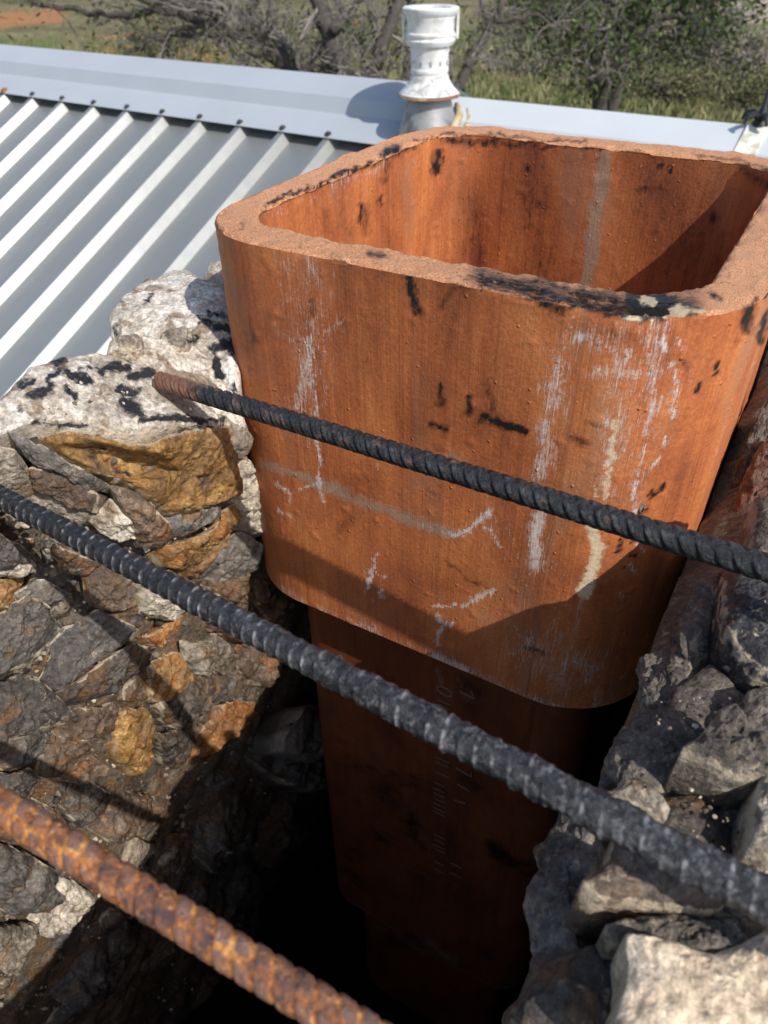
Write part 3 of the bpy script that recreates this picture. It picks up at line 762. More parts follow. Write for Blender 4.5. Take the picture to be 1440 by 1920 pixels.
# ------------------------------------------------------------------ clay flue liners
def clay_mat(name, lower=False):
    t = NT(name)
    v = t.attr('fuv', 'Vector')
    pc = t.n('Attribute'); pc.attribute_name = 'paint'
    chalk, soot, tan = t.sep(pc.outputs['Color'])
    cream = pc.outputs['Alpha']
    big = t.noise(t.scale(v, (1.5, 0.8, 1)), 11, 7, 0.66, 0.5)
    streak = t.noise(t.scale(v, (120, 5.5, 60)), 1.0, 6, 0.62, 0.3)
    fine = t.noise(t.scale(v, (1, 1, 1)), 420, 5, 0.7)
    drag = t.noise(t.scale(v, (760, 5, 200)), 1.0, 5, 0.65)
    c = t.ramp(t.math('ADD', t.math('MULTIPLY', big, 0.80), t.math('MULTIPLY', streak, 0.20)),
               [(0.34, (0.215, 0.062, 0.027)), (0.46, (0.385, 0.113, 0.038)), (0.57, (0.51, 0.163, 0.052)), (0.70, (0.61, 0.235, 0.088))])
    c = t.mix(0.36, c, t.mix(1.0, c, t.ramp(drag, [(0.3, (0.5,) * 3), (0.5, (1,) * 3), (0.75, (1.35,) * 3)]), 'MULTIPLY'))
    c = t.mix(0.5, c, t.mix(1.0, c, t.ramp(fine, [(0.3, (0.55,) * 3), (0.5, (1,) * 3), (0.7, (1.5,) * 3)]), 'MULTIPLY'))
    # sawn, granular rim
    rim = t.attr('rim')
    gr = t.noise(v, 700, 4, 0.75)
    rc = t.ramp(gr, [(0.34, (0.20, 0.07, 0.033)), (0.45, (0.68, 0.30, 0.14)), (0.66, (0.90, 0.53, 0.32))])
    rp_ = t.rng(t.noise(v, 85, 5, 0.7), 0.60, 0.70)
    rc = t.mix(t.math('MULTIPLY', rp_, 0.7), rc, (0.16, 0.06, 0.035))
    c = t.mix(rim, c, rc)
    # dull grey film
    film = t.rng(t.noise(t.scale(v, (16, 7, 16)), 1.0, 6, 0.65, 0.6), 0.50, 0.72, 0, 0.55)
    c = t.mix(t.math('MULTIPLY', film, t.math('SUBTRACT', 1.0, rim)), c, (0.27, 0.155, 0.10))
    tn = t.math('ADD', tan, t.math('MULTIPLY', t.math('SUBTRACT', t.noise(t.scale(v, (300, 60, 300)), 1.0, 5, 0.6), 0.5), 0.6))
    c = t.mix(t.math('MULTIPLY', t.rng(tn, 0.2, 0.75), t.rng(tan, 0.02, 0.3, 0, 0.72)), c, t.mix(fine, (0.20, 0.145, 0.105), (0.46, 0.36, 0.27)))
    # soot and tar, plus the shade painted on the inner back wall
    sn = t.math('ADD', soot, t.math('MULTIPLY', t.math('SUBTRACT', t.noise(t.scale(v, (1, 0.40, 1)), 170, 8, 0.78, 0.7), 0.5), 1.8))
    c = t.mix(t.rng(soot, 0.0, 0.6, 0, 0.75), c, t.mix(1.0, c, (0.42, 0.40, 0.42), 'MULTIPLY'))
    sf = t.math('MULTIPLY', t.rng(sn, 0.36, 0.88), t.rng(soot, 0.02, 0.12))
    c = t.mix(sf, c, (0.014, 0.012, 0.013))
    # white lime smears
    scr = t.noise(t.scale(v, (900, 75, 300)), 1.0, 5, 0.7, 0.4)
    scr2 = t.noise(t.scale(v, (420, 300, 300)), 1.0, 7, 0.8, 1.2)
    cn = t.math('ADD', chalk, t.math('MULTIPLY', t.math('SUBTRACT', scr, 0.5), 1.3))
    cn = t.math('ADD', cn, t.math('MULTIPLY', t.math('SUBTRACT', scr2, 0.5), 1.1))
    cn = t.math('ADD', cn, t.math('MULTIPLY', t.math('SUBTRACT', t.noise(t.scale(v, (1, 0.4, 1)), 90, 6, 0.7, 0.6), 0.5), 0.9))
    cf = t.math('MULTIPLY', t.rng(cn, 0.36, 0.90, 0, 0.85), t.rng(chalk, 0.02, 0.15))
    c = t.mix(cf, c, t.mix(fine, (0.62, 0.54, 0.49), (0.86, 0.80, 0.74)))
    cn2 = t.math('ADD', cream, t.math('MULTIPLY', t.math('SUBTRACT', t.noise(v, 240, 6, 0.75, 1.0), 0.5), 1.2))
    cf2 = t.math('MULTIPLY', t.rng(cn2, 0.38, 0.75, 0, 0.95), t.rng(cream, 0.02, 0.12))
    c = t.mix(cf2, c, t.mix(fine, (0.50, 0.38, 0.24), (0.86, 0.72, 0.52)))
    # scattered lime flecks
    fl = t.math('MULTIPLY', t.rng(t.noise(t.scale(v, (1, 0.5, 1)), 120, 7, 0.8), 0.665, 0.74, 0, 0.55), t.math('SUBTRACT', 1.0, rim))
    c = t.mix(fl, c, (0.66, 0.52, 0.44))
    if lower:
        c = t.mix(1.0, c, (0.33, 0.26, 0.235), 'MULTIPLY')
    h = t.math('ADD', t.math('MULTIPLY', drag, 0.45), t.math('ADD', t.math('MULTIPLY', fine, 0.7), t.math('MULTIPLY', cf, 0.5)))
    h = t.math('ADD', h, t.math('MULTIPLY', t.math('MULTIPLY', gr, rim), 3.5))
    pim = t.rng(t.voro(v, 95, 'F1', 0), 0.0, 0.13, 1.2, 0.0)
    h = t.math('ADD', h, t.math('MULTIPLY', pim, t.math('SUBTRACT', 1.0, rim)))
    nb = t.bump(h, 0.0007, 0.9)
    r = t.math('MULTIPLY_ADD', fine, 0.25, 0.50)
    r = t.mix(sf, r, (0.40,) * 3)
    return t.done(c, r, nb, spec=0.35)

def rrect(w_, d_, r_, off, S):
    """points of an inset rounded rectangle; S = list of (side, param) so that insets share parametrisation"""
    out = []
    w2, d2 = w_ / 2, d_ / 2
    rad = [r_] * 4 if np.isscalar(r_) else list(r_)     # front right, back right, back left, front left
    cs = ((1, -1), (1, 1), (-1, 1), (-1, -1))
    for kind, a in S:
        if kind < 4:                           # corner arc
            rr = rad[kind]; ins = max(rr - off, 0.006)
            cx, cy = cs[kind][0] * (w2 - off - ins), cs[kind][1] * (d2 - off - ins)
            th = math.radians(-90 + 90 * kind + 90 * a)
            out.append((cx + ins * math.cos(th), cy + ins * math.sin(th), math.cos(th), math.sin(th)))
        else:
            k0 = kind - 4; k1 = (k0 + 1) % 4
            th = math.radians(90 * k0)
            nx, ny = math.cos(th), math.sin(th)
            e = []
            for k in (k0, k1):
                ins = max(rad[k] - off, 0.006)
                e.append((cs[k][0] * (w2 - off - ins) + ins * nx, cs[k][1] * (d2 - off - ins) + ins * ny))
            out.append((e[0][0] + (e[1][0] - e[0][0]) * a, e[0][1] + (e[1][1] - e[0][1]) * a, nx, ny))
    return np.array(out)

CHALK = [([(1060,640),(1040,760),(1020,900),(1010,1050)],60,.46),([(1150,640),(1160,760),(1140,900)],75,.46),([(1230,620),(1220,800)],65,.46),([(560,480),(590,640),(570,800)],75,.44),([(1110,640),(1260,700)],60,.44),([(1180,860),(1190,1000)],50,.4),([(930,960),(1000,1080)],60,.3),([(1000,1200),(1090,1260),(1130,1300)],90,.50),([(850,1010),(960,970)],40,.25),([(700,1050),(710,1130)],30,.3),([(640,840),(760,880)],50,.22),([(520,920),(620,920)],30,.3),([(578,640),(574,700),(562,760)],26,.62),([(512,600),(530,632),(565,640)],14,.55),([(600,628),(648,598)],9,.5),([(540,490),(548,535)],30,.42),([(585,500),(600,520)],20,.3),
 ([(612,650),(600,700),(610,760)],22,.38),([(700,828),(706,880)],7,.55),([(560,918),(604,906)],7,.9),([(515,905),(542,922),(540,938)],8,.8),([(596,880),(603,905),(606,940)],5,.9),
 ([(520,958),(545,962)],6,.8),([(850,1003),(880,990),(905,968),(917,955)],11,1.0),([(800,985),(850,1003)],12,.5),([(905,985),(925,1005),(942,1032)],6,.8),([(706,1040),(694,1070),(690,1105)],7,.95),
 ([(682,1066),(722,1078)],6,.7),([(713,1098),(722,1122)],6,.8),([(812,1138),(852,1138)],5,.95),([(868,1136),(895,1120),(922,1108)],9,.9),([(822,1158),(836,1172),(820,1182),(818,1202)],9,.95),
 ([(838,1178),(848,1170)],5,.9),([(1048,640),(1042,700),(1030,760)],22,.62),([(1022,790),(1026,840),(1012,890)],26,.75),([(1012,960),(1000,1010),(1008,1062)],22,.85),
 ([(1072,640),(1098,628)],15,.85),([(1122,640),(1150,655),(1156,690)],13,.8),([(1120,700),(1190,700)],26,.62),([(1172,680),(1182,660)],12,.8),([(1205,640),(1222,622)],10,.7),
 ([(1238,638),(1243,652)],13,1.),([(1270,640),(1280,650)],11,.9),([(1262,680),(1268,720),(1262,775)],12,.85),([(1226,700),(1220,760),(1212,810)],17,.7),([(1210,825),(1196,890)],7,.85),
 ([(1250,818),(1246,836)],9,1.1),([(1218,880),(1236,862)],8,.95),([(1192,900),(1186,960),(1170,985)],10,.85),([(1100,870),(1112,850)],10,.5),([(1130,740),(1140,800)],16,.55),
 ([(1180,1060),(1194,1072)],7,1.),([(1196,1020),(1205,1035)],8,.8),([(990,1235),(1060,1285)],56,.50),([(930,1220),(1140,1290)],42,.36),([(1090,1120),(1080,1190),(1060,1230)],14,.6),
 ([(1150,1170),(1142,1260)],13,.42),([(1160,1110),(1175,1122)],8,.6),([(1010,1140),(1050,1120)],7,.5),([(1070,590),(1052,650),(1045,720),(1030,800)],4,.6),([(1195,600),(1170,640)],14,.35),
 ([(980,900),(990,960)],14,.35),([(760,760),(775,780)],9,.3),([(735,1080),(755,1095)],6,.4),([(648,590),(632,690)],20,.22),([(880,1160),(960,1230)],30,.18)]
CREAMS = [([(1205,560),(1222,566)],10,1.1),([(1265,588),(1290,580)],12,1.1),([(1215,590)],9,1.1),([(1152,790),(1146,860),(1136,930)],15,.72),([(1112,985),(1122,1030),(1112,1075),(1096,1112)],21,.9),([(1120,900),(1116,930)],8,.7),([(1176,598),(1200,602)],9,.8),([(1276,574),(1282,588)],10,1.1),
 ([(1212,566),(1226,572)],8,1.),([(1252,600)],8,.9),([(1302,578),(1320,582)],8,.9),([(1226,612)],6,1.0)]
SOOT_F = [([(640,500),(780,525),(960,560)],60,.34),([(690,510),(690,690)],46,.32),([(650,520),(645,640)],34,.26),([(845,540),(850,660)],40,.30),([(925,570),(930,720)],38,.28),([(790,580),(800,780)],60,.20),([(980,580),(990,720)],50,.18),([(470,460),(500,760)],60,.16),([(1030,590),(1180,640)],40,.22),([(640,498),(760,515),(900,540)],20,.42),([(700,520),(705,640)],24,.30),([(765,520),(784,586)],12,.95),([(830,575),(852,540)],13,.65),([(1015,565),(1045,580),(1072,570)],13,.95),([(900,535),(1090,572),(1190,598),(1245,604)],8,1.1),
 ([(826,722),(824,758)],8,.9),([(812,795),(836,808)],7,1.),([(880,745),(874,778)],8,.85),([(912,715),(926,772)],9,.62),([(905,785),(940,798),(972,806),(982,812)],9,1.15),([(930,792)],14,.9),
 ([(1072,822),(1106,834)],9,.65),([(588,565),(588,590)],7,.7),([(1398,600),(1410,570),(1402,620)],13,.95),([(1424,640),(1440,585)],7,1.),([(1345,680),(1340,702)],5,1.),([(1312,722),(1308,735)],6,1.),([(1278,672),(1286,690)],9,.7),
 ([(940,560),(1010,575)],26,.32),([(655,970),(640,1000)],14,.4),([(1244,908),(1236,916)],4,1.1),([(1236,918),(1226,930)],4,1.0),([(1224,920),(1218,932)],4,1.0),([(1206,950),(1200,960)],7,1.2),([(1162,1012),(1166,1022)],4,1.1),([(1158,1034),(1164,1026)],4,1.1),
 ([(1166,1033)],4,1.1),([(1184,1040),(1190,1046)],4,1.1),([(1185,1018),(1195,1014)],5,1.1),([(1170,1068)],5,1.),([(985,1215),(1012,1222),(1018,1228)],5,1.1),([(820,1040),(870,1080),(930,1110)],3,.6)]
SOOT_R = [([(1190,562),(1262,580)],36,1.15),([(900,520),(1010,548),(1120,572),(1230,586)],30,.86),([(1180,570),(1290,575)],34,.95),([(905,518),(960,530),(1030,530),(1090,552)],14,.85),([(1090,548),(1160,560),(1230,556),(1270,560)],18,.85),([(1195,585),(1250,590),(1290,575)],17,1.25),([(1240,560),(1262,590)],22,1.2),([(1330,552),(1350,556)],7,.9),([(1285,540),(1310,545)],9,.6),
 ([(690,474),(725,477)],8,.75),([(500,386),(560,358),(650,322),(700,300)],5,.95),([(720,290),(745,280)],10,1.1),([(780,265),(850,252),(960,256),(1100,268)],4,.7),([(1300,292),(1380,302),(1440,318)],4,.6),([(1385,590),(1420,560)],6,.9),([(455,415),(452,425)],5,.6)]
SOOT_SHADE_I = [([(822,288),(818,322)],10,1.05),([(728,300),(722,340)],9,.62),([(683,385),(688,430)],12,.55),([(676,388),(675,420)],5,.9),([(715,370),(713,385)],6,.8),([(985,312),(990,322)],7,.8),([(1240,300),(1240,312)],6,1.),([(1258,315),(1258,325)],6,1.),
 ([(1195,362),(1240,350)],15,.6),([(1338,400),(1340,412)],11,.8),([(1262,292),(1300,300)],8,.7),([(885,380),(895,500)],60,.50),([(1000,330),(1010,520)],110,.46),([(1250,330),(1300,460)],150,.45),([(960,290),(1120,300)],40,.4),([(830,262),(1120,280)],10,.8),([(1390,320),(1440,350)],14,.6),([(500,380),(700,306),(780,276)],7,.7),  # broad back wall strokes carry soot and painted shade together
 ([(840,350),(800,420)],16,.28),([(610,400),(612,430)],13,.35),([(650,420),(655,445)],12,.3)]
CHALK_I = [([(620,345),(680,330),(720,310)],26,.45),([(560,375),(620,365)],22,.35),([(500,400),(540,400)],18,.4),([(1090,290),(1130,285)],14,.4),([(1080,340),(1090,350)],20,.28),([(760,330),(780,300)],20,.25)]
TANS_F = [([(490,868),(560,890),(640,925),(720,955),(850,1003)],15,.75),([(520,480),(620,540)],60,.32),([(535,600),(600,800)],70,.3),([(520,960),(560,1060)],50,.25),([(840,850),(860,865)],30,.4),([(760,900),(830,940)],22,.3)]
TANS_I = [([(1138,275),(1122,380),(1098,535)],15,1.15)]

CHALK = [(p, w_, (st if w_ > 15 else st * 0.86)) for p, w_, st in CHALK] + [([(580, 640), (590, 740), (596, 820), (603, 900), (606, 942)], 4, .9), ([(1075, 590), (1056, 660), (1046, 760)], 4, .7)]

def flue(name, C, W_, D_, H_, R_, T_, parent, mat, mark=True, ds=0.0016, lower=False):
    S = []
    def arc(k, n): S.extend((k, i / n) for i in range(n))
    def side(k, n): S.extend((4 + k, i / n) for i in range(n))
    Rm = float(np.mean(R_)); dens = (0.0030, 0.0024, 0.0022, ds)         # right, back, left, front
    arc(0, int(Rm * 1.57 / ds)); side(0, int((D_ - 2 * Rm) / dens[0])); arc(1, int(Rm * 1.57 / 0.0028)); side(1, int((W_ - 2 * Rm) / dens[1]))
    arc(2, int(Rm * 1.57 / 0.0022)); side(2, int((D_ - 2 * Rm) / dens[2])); arc(3, int(Rm * 1.57 / ds)); side(3, int((W_ - 2 * Rm) / ds))
    nz = int(H_ / ds)
    prof = [(0, -H_ + H_ * i / nz) for i in range(nz)]
    prof += [(0.0008 * k / 2, -0.0012 + 0.0006 * k) for k in range(3)]
    nt_ = int(T_ / 0.0013)
    prof += [(0.002 + (T_ - 0.004) * i / nt_, 0.0) for i in range(nt_ + 1)]
    prof += [(T_ - 0.0008, -0.0006), (T_, -0.002)]
    ni = int(H_ / 0.0022)
    prof += [(T_, -0.003 - (H_ - 0.003) * i / ni) for i in range(ni + 1)]
    prof += [(T_ * (1 - i / 6), -H_) for i in range(1, 6)]
    n_s, n_p = len(S), len(prof)
    offs = sorted(set(round(o, 6) for o, z in prof))
    rings = {o: rrect(W_, D_, R_, o, S) for o in offs}
    P = np.empty((n_s, n_p, 3)); N = np.empty((n_s, n_p, 2))
    for j, (o, z) in enumerate(prof):
        q = rings[round(o, 6)]
        P[:, j, :2] = q[:, :2]; P[:, j, 2] = z; N[:, j] = q[:, 2:]
    q0 = rings[0.0]
    ln = np.r_[0, np.cumsum(np.hypot(*np.diff(q0[:, :2], axis=0).T))]
    s_par = np.repeat(ln[:, None], n_p, 1)
    off = np.array([o for o, z in prof]); zz_ = np.array([z for o, z in prof])
    oute = (off < 1e-5); inn = (np.abs(off - T_) < 1e-5)
    rimw = np.zeros(n_p)
    j0 = nz
    rimw[j0:j0 + 3 + nt_ + 1 + 2] = 1
    bot = np.zeros(n_p); bot[-5:] = 1
    P = P.reshape(-1, 3); N = N.reshape(-1, 2)
    rimf = np.tile(rimw, n_s); sf = s_par.ravel(); offf = np.tile(off, n_s)
    p3 = P.copy()
    # body relief: drag lines along the extrusion, dimples, gentle warp
    drag = fbm(np.c_[sf * 900, P[:, 2] * 6, offf * 50], 1.0, 3, 0.6, 41)
    warp = fbm(p3, 7, 3, 0.5, 42) * 0.0012
    lump = np.clip(fbm(p3, 120, 3, 0.5, 43) - 0.30, 0, 1) * 0.0022
    nd = warp + (0.00016 * drag + lump) * (1 - rimf) + 0.0002 * fbm(p3, 500, 3, 0.6, 44)
    sgn = np.where(offf > T_ * 0.5, -1.0, 1.0)
    P[:, :2] += N * (nd * sgn * (1 - rimf))[:, None] + N * (warp * rimf * (1 - 2 * offf / T_))[:, None]
    # sawn rim: pitted and slightly uneven, edges chipped
    pit = fbm(p3, 260, 4, 0.65, 45)
    ew = np.minimum(offf, T_ - offf)
    chip = np.exp(-(ew / 0.0035) ** 2) * np.clip(fbm(p3, 70, 4, 0.6, 46) + 0.15, 0, 1)
    P[:, 2] += rimf * (0.0011 * pit + 0.0022 * fbm(p3, 38, 3, 0.5, 47) - 0.0052 * chip)
    P[:, :2] -= N * (rimf * 0.0016 * np.exp(-(offf / 0.004) ** 2) * (0.6 + pit))[:, None]
    V = C + P[:, :1] * EX + P[:, 1:2] * EY + P[:, 2:] * EZ
    PX = project(V)
    if mark:
        # bite out of the front edge under the tar
        bite = stroke_field(PX, [([(1090, 566), (1180, 590), (1245, 604), (1270, 602)], 26, 1.0), ([(560, 472), (610, 482)], 12, .5), ([(900, 530), (1000, 553)], 13, .6)])
        k = bite * np.where(offf < T_ * 0.5, 1, 0) * np.exp(-np.abs(P[:, 2]) / 0.007) * (0.55 + 0.6 * fbm(p3, 110, 3, 0.6, 49))
        V = V - (N[:, :1] * EX + N[:, 1:] * EY) * (0.0038 * k)[:, None] - EZ * (0.005 * k * rimf)[:, None]
    paint = np.zeros((len(V), 4))
    of, inf = np.tile(oute, n_s), np.tile(inn, n_s)
    if mark:
        rb = rimf > 0.5
        out_mask = of & ~rb & ((V - EYE) @ FWD > 0) & (((N[:, :1] * EX + N[:, 1:] * EY) * (EYE - V)).sum(1) > 0)
        in_mask = inf & ~rb & (((N[:, :1] * EX + N[:, 1:] * EY) * (V - EYE)).sum(1) > 0)
        for m, ch, st in ((out_mask, 0, CHALK), (out_mask, 1, SOOT_F), (out_mask, 2, TANS_F), (out_mask, 3, CREAMS), (rb, 1, SOOT_R), (rb, 3, CREAMS),
                          (in_mask, 1, SOOT_SHADE_I), (in_mask, 0, CHALK_I), (in_mask, 2, TANS_I)):
            paint[m, ch] = np.maximum(paint[m, ch], stroke_field(PX[m], st))
        band = np.exp(-((P[:, 2] + H_) / 0.012) ** 2) * (0.45 + 0.5 * fbm(p3, 30, 3, 0.5, 50)) * of
        paint[:, 0] = np.maximum(paint[:, 0], band)
        paint[:, 0] = np.maximum(paint[:, 0], np.tile(bot, n_s) * 0.8)
    else:
        blot = np.clip(fbm(p3, 22, 4, 0.6, 52) - 0.1, 0, 1) * 1.6
        paint[:, 1] = np.clip(blot, 0, 0.8)
        st = [([(825, 1262), (830, 1280)], 16, .6), ([(860, 1270), (880, 1310)], 14, .55), ([(800, 1765), (850, 1800)], 20, .7), ([(700, 1735), (900, 1840)], 9, .6), ([(905, 1810), (910, 1830)], 12, .6), ([(640,1160),(700,1215)], 14, .3)]
        paint[of, 0] = stroke_field(PX[of], st)
        paint[:, 0] = np.maximum(paint[:, 0], np.exp(-((P[:, 2] + H_) / 0.008) ** 2) * 0.6 * of)
    fuv = np.c_[sf, P[:, 2], offf * 3]
    o = obj(name, V, grid_faces(n_s, n_p, True, True), mat, parent, True, {'paint': paint, 'rim': rimf, 'fuv': fuv}, 55)
    return o

CLAY = clay_mat('fired_orange_clay')
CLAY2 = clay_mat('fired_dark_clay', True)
up = flue('clay_flue_liner', FO, FW, FD, FH, (0.069, 0.069, 0.069, 0.064), FT, None, CLAY)
tag(up, 'orange clay flue liner with tarred rim and white lime smears, open at the top', 'flue liner')
LC = f2w([[0.0, -0.012, -0.2866]])[0]
low_t = thing('clay_flue_liner', LC - EZ * 0.575, 'darker narrower clay flue liner with raised lettering, deep in shade under the upper liner', 'flue liner')
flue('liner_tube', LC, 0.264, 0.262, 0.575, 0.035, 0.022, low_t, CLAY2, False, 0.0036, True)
# raised maker's marks running down its front face
mk = Mesh()
yf = -0.012 - 0.131 - 0.0004
def mark_bar(px0, px1, r_=0.0007):
    Q = hit_plane([px0, px1], EY, f2w([[0, yf, 0]])[0])
    mk.tube(Q, r_, 6)
def mark_ring(pxc, a, b):
    pts = [(pxc[0] + a * math.cos(k), pxc[1] + b * math.sin(k) + 0.45 * a * math.cos(k)) for k in np.linspace(0, 2 * math.pi, 25)]
    Q = hit_plane(pts, EY, f2w([[0, yf, 0]])[0])
    mk.tube(Q, 0.0009, 6, False)
mark_ring((834, 1296), 14, 7)
for y in (1311, 1319): mark_bar((819, y), (846, y + 12))
mark_bar((863, 1297), (890, 1310), .0009); mark_bar((890, 1310), (884, 1296), .0007)
for y in (1338, 1400, 1419, 1428, 1447): mark_bar((816, y), (842, y + 11), .0006)
mark_bar((855, 1440), (883, 1456), .0008); mark_bar((883, 1456), (884, 1450), .0007)
mark_bar((858, 1470), (880, 1484), .0007)
for y in (1466, 1477, 1486, 1496, 1505, 1514, 1521, 1564, 1573, 1583, 1590, 1614, 1629): mark_bar((813, y), (834, y + 10), .0005)
mark_bar((851, 1500), (872, 1506), .0008)
mark_bar((845, 1618), (868, 1630), .0007); mark_bar((843, 1636), (864, 1646), .0006)
mk.build('raised_lettering', CLAY2, low_t, True)['kind'] = 'stuff'
LC3 = LC - EZ * 0.5755
low3 = thing('clay_flue_liner', LC3 - EZ * 0.298, 'lowest and narrowest clay flue liner, almost lost in the dark of the chimney', 'flue liner')
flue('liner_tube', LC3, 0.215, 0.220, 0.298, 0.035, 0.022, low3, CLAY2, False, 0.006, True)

# ------------------------------------------------------------------ reinforcing bars
def bar_mat(name, kind):
    t = NT(name)
    v = t.attr('buv', 'Vector')
    rib = t.attr('rib')
    n1 = t.noise(v, 95 if kind == 'rust' else 130, 6, 0.62, 0.4)
    n2 = t.noise(v, 330 if kind == 'rust' else 420, 6, 0.7)
    n3 = t.noise(v, 1500, 3, 0.7)
    if kind == 'rust':
        c = t.ramp(t.math('ADD', t.math('MULTIPLY_ADD', t.attr('rusty'), 0.075, -0.03), t.math('ADD', t.math('MULTIPLY', n1, 0.6), t.math('MULTIPLY', n2, 0.4))),
                   [(0.38, (0.035, 0.028, 0.036)), (0.455, (0.085, 0.045, 0.038)), (0.51, (0.22, 0.078, 0.026)), (0.575, (0.46, 0.18, 0.045)), (0.67, (0.70, 0.42, 0.15))])
        c = t.mix(t.math('MULTIPLY', t.rng(rib, 0.35, 0.9), t.rng(n1, 0.42, 0.6)), c, (0.17, 0.10, 0.085))
        gr = t.rng(n2, 0.60, 0.68)
        c = t.mix(t.math('MULTIPLY', gr, 0.45), c, (0.58, 0.45, 0.30))
        r = t.math('MULTIPLY_ADD', n1, 0.5, 0.22)
        sp_ = 0.5
    else:
        c = t.ramp(n2, [(0.3, (0.005, 0.006, 0.008)), (0.55, (0.014, 0.016, 0.021)), (0.75, (0.05, 0.052, 0.062))])
        und = t.attr('rusty')
        amt = t.math('ADD', und, t.math('MULTIPLY', t.math('SUBTRACT', n1, 0.5), 1.6))
        rf = t.math('MULTIPLY', t.rng(amt, 0.35, 0.75, 0, 0.9), t.rng(und, 0.02, 0.2))
        c = t.mix(rf, c, t.mix(n2, (0.065, 0.028, 0.016), (0.32, 0.15, 0.075)))
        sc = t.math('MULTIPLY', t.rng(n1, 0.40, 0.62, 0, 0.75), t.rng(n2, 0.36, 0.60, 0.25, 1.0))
        c = t.mix(t.math('MULTIPLY', sc, t.attr('scuff_glint')), c, (0.52, 0.52, 0.53))
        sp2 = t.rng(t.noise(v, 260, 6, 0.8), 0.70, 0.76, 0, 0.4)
        c = t.mix(t.math('MULTIPLY', sp2, t.attr('scuff_glint')), c, (0.40, 0.32, 0.24))
        r = t.math('MULTIPLY_ADD', n2, 0.35, 0.20)
        glint_patch = t.math('MULTIPLY', t.attr('tarry'), t.rng(t.noise(v, 300, 6, 0.75, 0.6), 0.50, 0.66))  # pale metallic patches put into the tar colour as glints
        c = t.mix(glint_patch, c, (0.20, 0.205, 0.22))
        metal = t.math('MULTIPLY', glint_patch, 0.85)
        sp_ = 0.42
    h = t.math('ADD', t.math('MULTIPLY', n2, 1.0), t.math('MULTIPLY', n3, 0.25))
    nb = t.bump(h, 0.0015 if kind == 'rust' else 0.0016, 1.0)
    return t.done(c, r, nb, None if kind == 'rust' else metal, spec=sp_)

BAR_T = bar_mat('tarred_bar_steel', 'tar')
BAR_R = bar_mat('rusted_bar_steel', 'rust')

